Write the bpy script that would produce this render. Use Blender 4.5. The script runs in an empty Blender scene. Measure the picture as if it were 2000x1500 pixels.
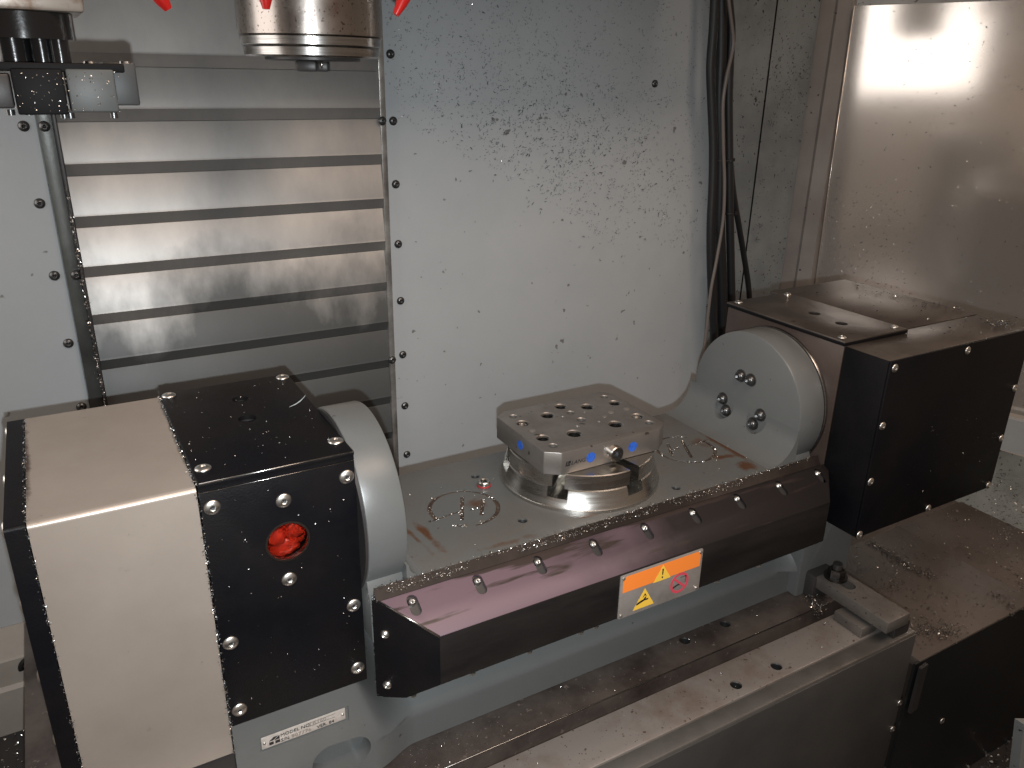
import bpy, bmesh, math, random
from mathutils import Vector, Matrix, Euler
random.seed(7)
S = bpy.context.scene
COL = S.collection
# ------------------------------------------------------------------ camera
cam_d = bpy.data.cameras.new('camera'); cam = bpy.data.objects.new('camera', cam_d); COL.objects.link(cam)
RM = ((0.8681461, -0.4959830, 0.0179777), (0.1655653, 0.3235656, 0.9316080), (0.4678786, 0.8057954, -0.3630198))  # right, up, forward
FPX = 1558.976
m = Matrix(((RM[0][0], RM[1][0], -RM[2][0]), (RM[0][1], RM[1][1], -RM[2][1]), (RM[0][2], RM[1][2], -RM[2][2])))
cam.matrix_world = m.to_4x4()
cam_d.sensor_width = 36; cam_d.lens = FPX / 2000 * 36; cam_d.clip_start = 0.01; cam_d.clip_end = 50
S.camera = cam
# ------------------------------------------------------------------ light
S.world = bpy.data.worlds.new('World'); S.world.use_nodes = True
bg = S.world.node_tree.nodes['Background']; bg.inputs[0].default_value = (1.0, 0.76, 0.58, 1); bg.inputs[1].default_value = 0.17
def lamp(name, kind, loc, energy, col, rot=None, size=None, size_y=None, target=None):
    d = bpy.data.lights.new(name, kind); d.energy = energy; d.color = col
    if kind == 'AREA':
        d.shape = 'RECTANGLE'; d.size = size; d.size_y = size_y or size
    else: d.shadow_soft_size = size
    o = bpy.data.objects.new(name, d); COL.objects.link(o); o.location = loc
    if target is not None: o.rotation_euler = (Vector(target) - Vector(loc)).to_track_quat('-Z', 'Y').to_euler()
    return o
fl_ = lamp('phone_flash', 'SPOT', (0.0016, -0.001, -0.028), 24.0, (0.90, 0.965, 1.0), size=0.003, target=(0.30, 0.62, -0.36))
fl_.data.spot_size = math.radians(98); fl_.data.spot_blend = 1.0
lamp('left_window_light', 'AREA', (-0.42, 0.785, 0.04), 2.1, (1.0, 0.94, 0.89), size=0.45, size_y=0.50, target=(1.0, 0.785, 0.04))
lamp('overhead_work_light', 'AREA', (0.42, -0.10, 0.72), 10.5, (1.0, 0.785, 0.63), size=1.1, size_y=0.35, target=(0.42, 0.62, -0.55))
S.view_settings.view_transform = 'Standard'; S.view_settings.look = 'None'; S.view_settings.exposure = 0; S.view_settings.gamma = 1
S.render.engine = 'CYCLES'; S.cycles.max_bounces = 8
# ------------------------------------------------------------------ pixel helper (photograph pixel -> point on an axis plane of the real place)
def at(x, y, ax, v):
    c = ((x - 1000) / FPX, (750 - y) / FPX, 1.0)
    d = Vector([sum(RM[k][i] * c[k] for k in range(3)) for i in range(3)])
    return d * (v / d[ax])
# ------------------------------------------------------------------ materials
def mat(name, col, rough=0.5, metal=0.0, col2=None, mix_scale=6.0, mix_lo=0.4, mix_hi=0.65, rough2=None, bump=0.0, bump_scale=300.0,
        stretch=None, spec=0.5, specks=None, coat=0.0, spots=None):
    M = bpy.data.materials.new(name); M.use_nodes = True; nt = M.node_tree; N = nt.nodes; L = nt.links
    b = N['Principled BSDF']; b.inputs['Base Color'].default_value = (*col, 1); b.inputs['Roughness'].default_value = rough
    b.inputs['Metallic'].default_value = metal; b.inputs['Specular IOR Level'].default_value = spec
    b.inputs['Coat Weight'].default_value = coat; b.inputs['Coat Roughness'].default_value = 0.15
    tc = N.new('ShaderNodeTexCoord'); mp = N.new('ShaderNodeMapping'); L.new(tc.outputs['Object'], mp.inputs[0])
    if stretch: mp.inputs['Scale'].default_value = stretch
    last = None
    if col2:
        nz = N.new('ShaderNodeTexNoise'); nz.inputs['Scale'].default_value = mix_scale; nz.inputs['Detail'].default_value = 8; nz.inputs['Roughness'].default_value = 0.62
        L.new(mp.outputs[0], nz.inputs['Vector'])
        r = N.new('ShaderNodeMapRange'); r.inputs[1].default_value = mix_lo; r.inputs[2].default_value = mix_hi; L.new(nz.outputs[0], r.inputs[0])
        mx = N.new('ShaderNodeMix'); mx.data_type = 'RGBA'; mx.inputs[6].default_value = (*col, 1); mx.inputs[7].default_value = (*col2, 1)
        L.new(r.outputs[0], mx.inputs[0]); last = mx.outputs[2]; L.new(last, b.inputs['Base Color'])
        if rough2 is not None:
            rr = N.new('ShaderNodeMapRange'); rr.inputs[3].default_value = rough; rr.inputs[4].default_value = rough2
            L.new(r.outputs[0], rr.inputs[0]); L.new(rr.outputs[0], b.inputs['Roughness'])
    for sp in (specks or []):      # (scale, threshold, colour, radius)
        vz = N.new('ShaderNodeTexNoise'); vz.inputs['Scale'].default_value = sp[0]; vz.inputs['Detail'].default_value = 2
        L.new(tc.outputs['Object'], vz.inputs['Vector'])
        r = N.new('ShaderNodeMapRange'); r.inputs[1].default_value = sp[1]; r.inputs[2].default_value = sp[1] + 0.03; L.new(vz.outputs[0], r.inputs[0])
        mx = N.new('ShaderNodeMix'); mx.data_type = 'RGBA'; mx.inputs[7].default_value = (*sp[2], 1)
        if last: L.new(last, mx.inputs[6])
        else: mx.inputs[6].default_value = (*col, 1)
        L.new(r.outputs[0], mx.inputs[0]); last = mx.outputs[2]; L.new(last, b.inputs['Base Color'])
    if bump:
        bz = N.new('ShaderNodeTexNoise'); bz.inputs['Scale'].default_value = bump_scale; bz.inputs['Detail'].default_value = 3
        L.new(mp.outputs[0], bz.inputs['Vector'])
        bp = N.new('ShaderNodeBump'); bp.inputs['Strength'].default_value = bump; bp.inputs['Distance'].default_value = 0.001
        L.new(bz.outputs[0], bp.inputs['Height']); L.new(bp.outputs[0], b.inputs['Normal'])
    return M
WALL = mat('grey_enclosure_paint', (0.375, 0.393, 0.405), 0.32, col2=(0.325, 0.347, 0.362), mix_scale=3.5, rough2=0.5, bump=0.12, bump_scale=180, specks=[(60, 0.72, (0.16, 0.16, 0.16))])
WALLR = mat('grimy_grey_paint', (0.37, 0.40, 0.41), 0.4, col2=(0.25, 0.275, 0.285), mix_scale=9, rough2=0.55, bump=0.15, bump_scale=200, specks=[(140, 0.67, (0.05, 0.05, 0.05))])
SLAT = mat('stainless_slat', (0.42, 0.40, 0.38), 0.46, 0.80, col2=(0.20, 0.205, 0.21), mix_scale=5, mix_lo=0.32, mix_hi=0.78, rough2=0.5, stretch=(1.3, 1, 0.7), bump=0.05, bump_scale=90)
def add_film_and_shade(M):
    # dried coolant film and painted shade darken lower slats, ragged upper border and drips
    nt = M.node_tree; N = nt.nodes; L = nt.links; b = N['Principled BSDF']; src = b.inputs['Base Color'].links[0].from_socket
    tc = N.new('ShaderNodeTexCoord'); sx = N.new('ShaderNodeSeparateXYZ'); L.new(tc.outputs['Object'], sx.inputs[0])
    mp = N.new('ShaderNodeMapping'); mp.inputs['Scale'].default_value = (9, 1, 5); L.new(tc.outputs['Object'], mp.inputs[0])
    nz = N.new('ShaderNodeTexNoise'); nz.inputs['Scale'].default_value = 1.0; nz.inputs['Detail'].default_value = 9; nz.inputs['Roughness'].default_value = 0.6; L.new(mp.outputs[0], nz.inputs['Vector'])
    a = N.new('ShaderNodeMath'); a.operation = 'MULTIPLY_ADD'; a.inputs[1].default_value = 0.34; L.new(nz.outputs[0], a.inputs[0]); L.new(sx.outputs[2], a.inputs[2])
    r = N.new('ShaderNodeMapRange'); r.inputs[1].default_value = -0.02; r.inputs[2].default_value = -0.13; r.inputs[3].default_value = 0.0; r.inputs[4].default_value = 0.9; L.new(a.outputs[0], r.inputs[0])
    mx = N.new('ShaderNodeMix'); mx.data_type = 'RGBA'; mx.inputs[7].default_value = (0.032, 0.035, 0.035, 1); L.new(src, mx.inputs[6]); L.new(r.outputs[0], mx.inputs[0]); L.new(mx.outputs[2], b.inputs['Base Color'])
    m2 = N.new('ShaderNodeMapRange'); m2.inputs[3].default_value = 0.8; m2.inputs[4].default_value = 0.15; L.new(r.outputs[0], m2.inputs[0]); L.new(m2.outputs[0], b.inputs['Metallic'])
add_film_and_shade(SLAT)
STAIN = mat('stainless_side_panel', (0.74, 0.70, 0.66), 0.085, 0.74, col2=(0.64, 0.60, 0.565), mix_scale=3, mix_lo=0.2, mix_hi=0.85, rough2=0.19)
BEIGE = mat('bare_sheet_cover', (0.345, 0.298, 0.260), 0.30, 0.35, col2=(0.275, 0.235, 0.202), mix_scale=5, rough2=0.42, bump=0.03, bump_scale=150, specks=[(90, 0.74, (0.28, 0.23, 0.2))])
BLACK = mat('black_powder_coat', (0.004, 0.004, 0.0055), 0.42, col2=(0.007, 0.006, 0.006), mix_scale=12, rough2=0.52, bump=0.2, bump_scale=700, spec=0.13)
BLACKM = mat('black_brown_oily_steel', (0.018, 0.013, 0.011), 0.30, 0.0, col2=(0.055, 0.042, 0.036), mix_scale=7, mix_lo=0.42, mix_hi=0.7, rough2=0.22, bump=0.06, bump_scale=200)
TOPMET = mat('oily_dark_lid_metal', (0.065, 0.053, 0.046), 0.30, 0.5, col2=(0.16, 0.135, 0.115), mix_scale=9, mix_lo=0.45, mix_hi=0.75, rough2=0.4, bump=0.06, bump_scale=200, specks=[(120, 0.68, (0.03, 0.02, 0.02))])
GREY = mat('grey_machine_paint', (0.116, 0.119, 0.117), 0.33, col2=(0.096, 0.100, 0.099), mix_scale=6, rough2=0.42, bump=0.1, bump_scale=120, specks=[(150, 0.74, (0.05, 0.05, 0.05))])
TABLEP = mat('worn_trunnion_top', (0.112, 0.116, 0.113), 0.36, 0.2, col2=(0.115, 0.103, 0.092), mix_scale=12, mix_lo=0.40, mix_hi=0.75, rough2=0.5, bump=0.1, bump_scale=160, specks=[(160, 0.74, (0.07, 0.04, 0.025))])
def add_rust(M, segs, col=(0.085, 0.038, 0.018)):
    """rust lines and patches where coolant stood: distance to given segments, broken up by noise"""
    nt = M.node_tree; N = nt.nodes; L = nt.links; b = N['Principled BSDF']; src = b.inputs['Base Color'].links[0].from_socket
    tc = N.new('ShaderNodeTexCoord'); nz = N.new('ShaderNodeTexNoise'); nz.inputs['Scale'].default_value = 45; nz.inputs['Detail'].default_value = 9; nz.inputs['Roughness'].default_value = 0.7; L.new(tc.outputs['Object'], nz.inputs['Vector'])
    for (ax, ay, bx, by, w, k) in segs:
        ang = math.atan2(by - ay, bx - ax); ln = math.hypot(bx - ax, by - ay)
        mp = N.new('ShaderNodeMapping'); mp.vector_type = 'TEXTURE'; mp.inputs['Location'].default_value = ((ax + bx) / 2, (ay + by) / 2, 0); mp.inputs['Rotation'].default_value = (0, 0, ang); mp.inputs['Scale'].default_value = (ln / 2, w, 1000)
        L.new(tc.outputs['Object'], mp.inputs[0]); vl = N.new('ShaderNodeVectorMath'); vl.operation = 'LENGTH'; L.new(mp.outputs[0], vl.inputs[0])
        m1 = N.new('ShaderNodeMapRange'); m1.inputs[1].default_value = 0.2; m1.inputs[2].default_value = 1.15; m1.inputs[3].default_value = k; m1.inputs[4].default_value = 0.0; L.new(vl.outputs['Value'], m1.inputs[0])
        m2 = N.new('ShaderNodeMath'); m2.operation = 'ADD'; L.new(m1.outputs[0], m2.inputs[0]); L.new(nz.outputs[0], m2.inputs[1])
        m3 = N.new('ShaderNodeMapRange'); m3.inputs[1].default_value = 0.66; m3.inputs[2].default_value = 0.90; L.new(m2.outputs[0], m3.inputs[0])
        mx = N.new('ShaderNodeMix'); mx.data_type = 'RGBA'; mx.inputs[7].default_value = (*col, 1); L.new(src, mx.inputs[6]); L.new(m3.outputs[0], mx.inputs[0]); src = mx.outputs[2]
    L.new(src, b.inputs['Base Color'])
add_rust(TABLEP, [(0.236, 0.600, 0.243, 0.512, 0.006, 0.40), (0.225, 0.590, 0.232, 0.515, 0.004, 0.33), (0.25, 0.512, 0.34, 0.510, 0.006, 0.30), (0.604, 0.625, 0.597, 0.512, 0.008, 0.50), (0.57, 0.525, 0.60, 0.515, 0.014, 0.42), (0.560, 0.55, 0.60, 0.545, 0.006, 0.33), (0.29, 0.56, 0.32, 0.60, 0.02, 0.22), (0.56, 0.56, 0.59, 0.60, 0.02, 0.24), (0.36, 0.516, 0.40, 0.513, 0.004, 0.3)])
STEEL = mat('ground_steel_plate', (0.32, 0.295, 0.275), 0.36, 0.8, col2=(0.24, 0.215, 0.195), mix_scale=22, rough2=0.42, bump=0.04, bump_scale=400, specks=[(130, 0.70, (0.11, 0.09, 0.08))])
BRIGHT = mat('turned_bright_steel', (0.62, 0.60, 0.57), 0.22, 1.0, col2=(0.48, 0.46, 0.43), mix_scale=18, rough2=0.32, stretch=(1, 1, 12), bump=0.03, bump_scale=300)
SPIN = mat('spotted_spindle_steel', (0.33, 0.30, 0.28), 0.24, 1.0, col2=(0.34, 0.30, 0.27), mix_scale=14, rough2=0.38, specks=[(420, 0.63, (0.14, 0.11, 0.095))], bump=0.03)
RING = mat('brushed_ring_steel', (0.42, 0.41, 0.40), 0.24, 1.0, stretch=(1, 1, 30), col2=(0.30, 0.29, 0.28), mix_scale=30)
SCREW = mat('zinc_screw', (0.78, 0.77, 0.74), 0.28, 1.0, col2=(0.55, 0.53, 0.5), mix_scale=300, rough2=0.4)
DSCREW = mat('dark_screw', (0.09, 0.09, 0.09), 0.30, 0.8)
SOCK = mat('screw_socket_dark', (0.02, 0.02, 0.02), 0.5, 0.3)
MTABLE = mat('machine_table_steel', (0.40, 0.365, 0.34), 0.38, 0.6, col2=(0.25, 0.19, 0.155), mix_scale=18, mix_lo=0.48, mix_hi=0.72, rough2=0.5, bump=0.07, bump_scale=260, specks=[(230, 0.68, (0.16, 0.11, 0.085))])
MTABLED = mat('machine_table_oily_band', (0.165, 0.138, 0.122), 0.30, 0.6, col2=(0.065, 0.05, 0.045), mix_scale=14, rough2=0.4, bump=0.07, bump_scale=260, specks=[(170, 0.68, (0.25, 0.2, 0.18))])
WAYC = mat('oily_way_cover_steel', (0.092, 0.076, 0.066), 0.5, 0.15, col2=(0.065, 0.05, 0.042), mix_scale=10, rough2=0.5, bump=0.08, bump_scale=200, specks=[(140, 0.66, (0.03, 0.02, 0.018))])
DSTEEL = mat('dark_side_steel', (0.030, 0.029, 0.030), 0.42, 0.3, col2=(0.05, 0.045, 0.043), mix_scale=5, bump=0.06)
RUBBER = mat('black_cable_rubber', (0.007, 0.007, 0.008), 0.5, bump=0.1)
GCABLE = mat('grey_cable_jacket', (0.13, 0.11, 0.10), 0.4, bump=0.1)
CLAMPM = mat('clamp_bar_steel', (0.20, 0.185, 0.17), 0.42, 0.6, col2=(0.14, 0.125, 0.115), mix_scale=30, rough2=0.55, bump=0.1, bump_scale=500, specks=[(200, 0.68, (0.05, 0.04, 0.035))])
RED = mat('red_plastic', (0.42, 0.012, 0.010), 0.28)
REDG = mat('red_jelly_plug', (0.62, 0.028, 0.010), 0.16, coat=0.5)
BLUE = mat('blue_marker_dot', (0.02, 0.10, 0.46), 0.5, col2=(0.012, 0.06, 0.32), mix_scale=400)
ORANGE = mat('orange_print', (0.86, 0.23, 0.035), 0.5)
YELLOW = mat('yellow_print', (0.80, 0.50, 0.06), 0.5)
PINK = mat('prohibition_red_print', (0.55, 0.06, 0.09), 0.5)
INK = mat('black_ink', (0.015, 0.012, 0.012), 0.5)
PLATE = mat('aluminium_label_plate', (0.46, 0.42, 0.39), 0.4, 0.6, col2=(0.38, 0.34, 0.31), mix_scale=60)
NAMEP = mat('pale_name_plate', (0.62, 0.57, 0.53), 0.4, 0.4, col2=(0.5, 0.46, 0.42), mix_scale=200)
CHIPD = mat('dark_metal_chips', (0.09, 0.095, 0.10), 0.38, 0.5)
CHIPL = mat('bright_metal_chips', (0.75, 0.74, 0.72), 0.25, 1.0)
CHIPM = mat('oily_mixed_chips', (0.10, 0.085, 0.075), 0.3, 0.8, col2=(0.3, 0.27, 0.25), mix_scale=400, mix_lo=0.5, mix_hi=0.6)
GLASS = bpy.data.materials.new('sight_glass'); GLASS.use_nodes = True
g = GLASS.node_tree.nodes['Principled BSDF']; g.inputs['Transmission Weight'].default_value = 1; g.inputs['Roughness'].default_value = 0.03; g.inputs['IOR'].default_value = 1.3
# guard: worn black anodised sheet faded to purple towards its left end
def guard_mat():
    M = bpy.data.materials.new('faded_purple_black_anodise'); M.use_nodes = True; nt = M.node_tree; N = nt.nodes; L = nt.links; b = N['Principled BSDF']
    tc = N.new('ShaderNodeTexCoord'); sx = N.new('ShaderNodeSeparateXYZ'); L.new(tc.outputs['Object'], sx.inputs[0])
    nz = N.new('ShaderNodeTexNoise'); nz.inputs['Scale'].default_value = 14; nz.inputs['Detail'].default_value = 8; L.new(tc.outputs['Object'], nz.inputs['Vector'])
    ad = N.new('ShaderNodeMath'); ad.operation = 'MULTIPLY_ADD'; ad.inputs[1].default_value = 0.22; L.new(nz.outputs[0], ad.inputs[0]); L.new(sx.outputs[0], ad.inputs[2])
    r = N.new('ShaderNodeMapRange'); r.inputs[1].default_value = 0.43; r.inputs[2].default_value = 0.56; L.new(ad.outputs[0], r.inputs[0])
    mx = N.new('ShaderNodeMix'); mx.data_type = 'RGBA'; mx.inputs[6].default_value = (0.112, 0.072, 0.088, 1); mx.inputs[7].default_value = (0.014, 0.011, 0.011, 1); L.new(r.outputs[0], mx.inputs[0])
    mp = N.new('ShaderNodeMapping'); mp.inputs['Scale'].default_value = (6, 60, 60); mp.inputs['Rotation'].default_value = (0, 0.12, 0); L.new(tc.outputs['Object'], mp.inputs[0])
    n2 = N.new('ShaderNodeTexNoise'); n2.inputs['Scale'].default_value = 1.6; n2.inputs['Detail'].default_value = 7; L.new(mp.outputs[0], n2.inputs['Vector'])
    # smears are denser along the upper edge, where coolant runs over the lip
    mz = N.new('ShaderNodeMapRange'); mz.inputs[1].default_value = -0.394; mz.inputs[2].default_value = -0.382; mz.inputs[3].default_value = 0.0; mz.inputs[4].default_value = 0.16; L.new(sx.outputs[2], mz.inputs[0])
    a2 = N.new('ShaderNodeMath'); L.new(n2.outputs[0], a2.inputs[0]); L.new(mz.outputs[0], a2.inputs[1])
    r2 = N.new('ShaderNodeMapRange'); r2.inputs[1].default_value = 0.60; r2.inputs[2].default_value = 0.66; L.new(a2.outputs[0], r2.inputs[0])
    m2 = N.new('ShaderNodeMix'); m2.data_type = 'RGBA'; m2.inputs[7].default_value = (0.03, 0.02, 0.018, 1); L.new(mx.outputs[2], m2.inputs[6]); L.new(r2.outputs[0], m2.inputs[0])
    L.new(m2.outputs[2], b.inputs['Base Color']); b.inputs['Roughness'].default_value = 0.42; b.inputs['Metallic'].default_value = 0.1; b.inputs['Specular IOR Level'].default_value = 0.35
    return M
GUARD = guard_mat()
# ------------------------------------------------------------------ mesh helpers
def tag(o, label=None, cat=None, group=None, kind=None):
    if label: o['label'] = label
    if cat: o['category'] = cat
    if group: o['group'] = group
    if kind: o['kind'] = kind
    return o
def thing(name, loc, label, cat, group=None):
    o = bpy.data.objects.new(name, None); COL.objects.link(o); o.location = loc; o.empty_display_size = 0.02
    return tag(o, label, cat, group)
def put(o, parent):
    if parent is not None:
        o.parent = parent
        pl = Vector((0, 0, 0)); p = parent
        while p is not None: pl += p.location; p = p.parent
        o.matrix_parent_inverse = Matrix.Translation(-parent_world(parent))
    return o
def parent_world(p):
    # children are written in world coordinates; every parent here has no rotation or its own baked one
    v = Vector((0, 0, 0))
    v += p.location
    return v
def link(name, bm, material, parent=None, smooth=False):
    bmesh.ops.recalc_face_normals(bm, faces=bm.faces)
    me = bpy.data.meshes.new(name); bm.to_mesh(me); bm.free()
    if material: me.materials.append(material)
    if smooth:
        for p in me.polygons: p.use_smooth = True
    o = bpy.data.objects.new(name, me); COL.objects.link(o)
    if smooth == 'auto': autosmooth(o)
    return put(o, parent)
def autosmooth(o, ang=35):
    me = o.data
    bm = bmesh.new(); bm.from_mesh(me)
    for e in bm.edges:
        if len(e.link_faces) == 2 and e.calc_face_angle(0) > math.radians(ang): e.smooth = False
    for f in bm.faces: f.smooth = True
    bm.to_mesh(me); bm.free()
def b_box(bm, x0, x1, y0, y1, z0, z1, bev=0.0, seg=2):
    t = bmesh.new()
    bmesh.ops.create_cube(t, size=1)
    for v in t.verts: v.co = Vector(((x0 + x1) / 2 + v.co.x * (x1 - x0), (y0 + y1) / 2 + v.co.y * (y1 - y0), (z0 + z1) / 2 + v.co.z * (z1 - z0)))
    if bev: bmesh.ops.bevel(t, geom=t.edges[:], offset=bev, segments=seg, profile=0.5, affect='EDGES')
    merge(bm, t)
def merge(bm, t, M=None):
    if M is not None: bmesh.ops.transform(t, matrix=M, verts=t.verts)
    me = bpy.data.meshes.new('t'); t.to_mesh(me); t.free(); bm.from_mesh(me); bpy.data.meshes.remove(me)
def box(name, x0, x1, y0, y1, z0, z1, material, parent=None, bev=0.0008, seg=2):
    bm = bmesh.new(); b_box(bm, x0, x1, y0, y1, z0, z1, bev, seg)
    return link(name, bm, material, parent, 'auto')
def b_prism(bm, pts, vec, bev=0.0):
    t = bmesh.new(); vs = [t.verts.new(p) for p in pts]; f = t.faces.new(vs)
    r = bmesh.ops.extrude_face_region(t, geom=[f]); bmesh.ops.translate(t, vec=vec, verts=[v for v in r['geom'] if isinstance(v, bmesh.types.BMVert)])
    bmesh.ops.recalc_face_normals(t, faces=t.faces)
    if bev: bmesh.ops.bevel(t, geom=t.edges[:], offset=bev, segments=2, profile=0.5, affect='EDGES')
    merge(bm, t)
def prism(name, pts, vec, material, parent=None, bev=0.0, smooth='auto'):
    bm = bmesh.new(); b_prism(bm, pts, Vector(vec), bev)
    return link(name, bm, material, parent, smooth)
def b_lathe(bm, prof, seg=48, M=None):
    """prof: (r, h) list; axis = local Z; closed at both ends when r = 0"""
    t = bmesh.new(); rings = []
    for r, h in prof:
        if r < 1e-7: rings.append([t.verts.new((0, 0, h))])
        else: rings.append([t.verts.new((r * math.cos(2 * math.pi * k / seg), r * math.sin(2 * math.pi * k / seg), h)) for k in range(seg)])
    for a, b in zip(rings, rings[1:]):
        for k in range(seg):
            q = [a[k % len(a)], a[(k + 1) % len(a)], b[(k + 1) % len(b)], b[k % len(b)]]
            u = []
            for v in q:
                if v not in u: u.append(v)
            if len(u) > 2: t.faces.new(u)
    merge(bm, t, M)
def axisM(loc, d):
    return Matrix.Translation(Vector(loc)) @ Vector(d).normalized().to_track_quat('Z', 'Y').to_matrix().to_4x4()
def lathe(name, prof, loc, d, material, parent=None, seg=48):
    bm = bmesh.new(); b_lathe(bm, prof, seg, axisM(loc, d)); return link(name, bm, material, parent, 'auto')
def b_tube(bm, pts, r, seg=10, cap=True):
    pts = [Vector(p) for p in pts]; up = Vector((0.13, 0.31, 0.94)); prev = None; n = len(pts)
    for i, p in enumerate(pts):
        d = (pts[min(i + 1, n - 1)] - pts[max(i - 1, 0)]).normalized()
        if i == 0: a = d.cross(up).normalized() if abs(d.dot(up)) < 0.95 else d.cross(Vector((1, 0, 0))).normalized()
        else: a = (a - d * a.dot(d)).normalized()
        c = d.cross(a)
        ring = [bm.verts.new(p + (a * math.cos(2 * math.pi * k / seg) + c * math.sin(2 * math.pi * k / seg)) * r) for k in range(seg)]
        if prev:
            for k in range(seg): bm.faces.new((prev[k], prev[(k + 1) % seg], ring[(k + 1) % seg], ring[k]))
        elif cap: bm.faces.new(ring[::-1])
        prev = ring
    if cap: bm.faces.new(prev)
def smoothpath(pts, sub=6):
    pts = [Vector(p) for p in pts]; out = []
    for i in range(len(pts) - 1):
        p0 = pts[max(i - 1, 0)]; p1 = pts[i]; p2 = pts[i + 1]; p3 = pts[min(i + 2, len(pts) - 1)]
        for k in range(sub):
            t = k / sub
            out.append(0.5 * ((2 * p1) + (p2 - p0) * t + (2 * p0 - 5 * p1 + 4 * p2 - p3) * t * t + (3 * p1 - p0 - 3 * p2 + p3) * t ** 3))
    out.append(pts[-1]); return out
def cut(o, cutter_bm):
    bmesh.ops.recalc_face_normals(cutter_bm, faces=cutter_bm.faces)
    me = bpy.data.meshes.new('c'); cutter_bm.to_mesh(me); cutter_bm.free(); c = bpy.data.objects.new('c', me); COL.objects.link(c)
    md = o.modifiers.new('b', 'BOOLEAN'); md.operation = 'DIFFERENCE'; md.object = c; md.solver = 'EXACT'; md.use_self = True
    bpy.context.view_layer.update()
    dg = bpy.context.evaluated_depsgraph_get(); nm = bpy.data.meshes.new_from_object(o.evaluated_get(dg))
    o.modifiers.clear(); old = o.data; nm.name = o.name; o.data = nm; bpy.data.objects.remove(c); bpy.data.meshes.remove(me)
    for p in nm.polygons: p.use_smooth = True
    autosmooth(o, 30)
def bore(x, y, r, z, parent, depth=0.018):
    lathe('bore_shade_lining', [(r * 0.985, z - depth), (r * 0.985, z - 0.0016), (r * 0.90, z - 0.0022), (r * 0.90, z - depth), (0, z - depth + 0.0005)], (x, y, 0), (0, 0, 1), SOCK, parent, 28)  # dark lining puts the shade inside the hole into its colour
def cyl_bm(items, seg=32):
    """items: (loc, dir, radius, length)"""
    bm = bmesh.new()
    for loc, d, r, l in items: b_lathe(bm, [(0, 0), (r, 0), (r, l), (0, l)], seg, axisM(loc, d))
    return bm
# button-head screw prototype meshes (head with a real hexagon socket)
def screw_mesh(name, r, h, material, sock=0.42, seg=28):
    bm = bmesh.new()
    prof = [(r * 1.0, 0), (r, h * 0.12)] + [(r * math.cos(a) ** 0.9, h * (0.12 + 0.88 * math.sin(a))) for a in (0.35, 0.7, 1.0)] + [(r * sock * 1.12, h)]
    rings = [[bm.verts.new((q * math.cos(2 * math.pi * k / seg), q * math.sin(2 * math.pi * k / seg), z)) for k in range(seg)] for q, z in prof]
    def hexr(k, rr):
        a = 2 * math.pi * k / seg; s = math.pi / 3; m_ = (a % s) - s / 2
        return rr * math.cos(s / 2) / math.cos(m_)
    for z in (h, h * 0.35):
        rings.append([bm.verts.new((hexr(k, r * sock) * math.cos(2 * math.pi * k / seg), hexr(k, r * sock) * math.sin(2 * math.pi * k / seg), z)) for k in range(seg)])
    for a, b in zip(rings, rings[1:]):
        for k in range(seg): bm.faces.new((a[k], a[(k + 1) % seg], b[(k + 1) % seg], b[k]))
    bot = bm.faces.new(rings[-1]); bot.material_index = 1
    bm.faces.new(rings[0][::-1])
    bmesh.ops.recalc_face_normals(bm, faces=bm.faces)
    me = bpy.data.meshes.new(name); bm.to_mesh(me); bm.free(); me.materials.append(material); me.materials.append(SOCK)
    for p in me.polygons: p.use_smooth = True
    return me
SC_BIG = screw_mesh('screw', 0.0058, 0.0022, SCREW, 0.36)
SC_MID = screw_mesh('screw', 0.0044, 0.0018, SCREW, 0.36)
SC_DARK = screw_mesh('screw', 0.0055, 0.0032, DSCREW, 0.40)
SC_CAP = screw_mesh('cap_screw', 0.0062, 0.0052, DSCREW, 0.52)
SC_SML = screw_mesh('screw', 0.0032, 0.0022, SCREW, 0.4)
def screw(me, loc, d, parent, name='screw'):
    o = bpy.data.objects.new(name, me); COL.objects.link(o)
    M = axisM(loc, d) @ Matrix.Rotation(random.uniform(0, 6.28), 4, 'Z')
    o.location = M.translation; o.rotation_euler = M.to_euler()
    return put(o, parent)
# ------------------------------------------------------------------ chips (things nobody could count)
def chips(name, spots, material, label, size=(0.0012, 0.003), lift=0.0004, cat='metal chips', width=0.28, mats=None, ratio=0.2):
    """spots: list of (point, normal)"""
    V = []; F = []; MI = []
    for p, n in spots:
        n = Vector(n).normalized(); a = n.orthogonal().normalized(); c = n.cross(a); th = random.uniform(0, 6.283)
        u = a * math.cos(th) + c * math.sin(th); w = n.cross(u); s = random.uniform(*size); wd = s * width * random.uniform(0.7, 1.5)
        p = Vector(p) + n * lift; curl = random.uniform(-1.1, 1.1); k = 4; base = len(V)
        for i in range(k):
            t = i / (k - 1) - 0.5
            q = p + u * (s * t) + w * (s * curl * t * t) + n * (s * 0.35 * random.random() * (0.3 + abs(t)))
            ww = wd * (1 - abs(t) * 1.1)
            V += [q - w * ww * 0.5 + n * random.uniform(0, wd * 0.6), q + w * ww * 0.5 + n * random.uniform(0, wd * 0.6)]
        mi = 1 if (mats and random.random() < ratio) else 0
        for i in range(k - 1): F.append((base + 2 * i, base + 2 * i + 1, base + 2 * i + 3, base + 2 * i + 2)); MI.append(mi)
    me = bpy.data.meshes.new(name); me.from_pydata([tuple(v) for v in V], [], F); me.materials.append(material)
    if mats: me.materials.append(mats)
    for pl, mi in zip(me.polygons, MI): pl.material_index = mi
    o = bpy.data.objects.new(name, me); COL.objects.link(o); return tag(o, label, cat, kind='stuff')
def crumbs(spots, s0, s1):
    """list of (point, normal) jittered: helper used with chips"""
    return spots
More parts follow.
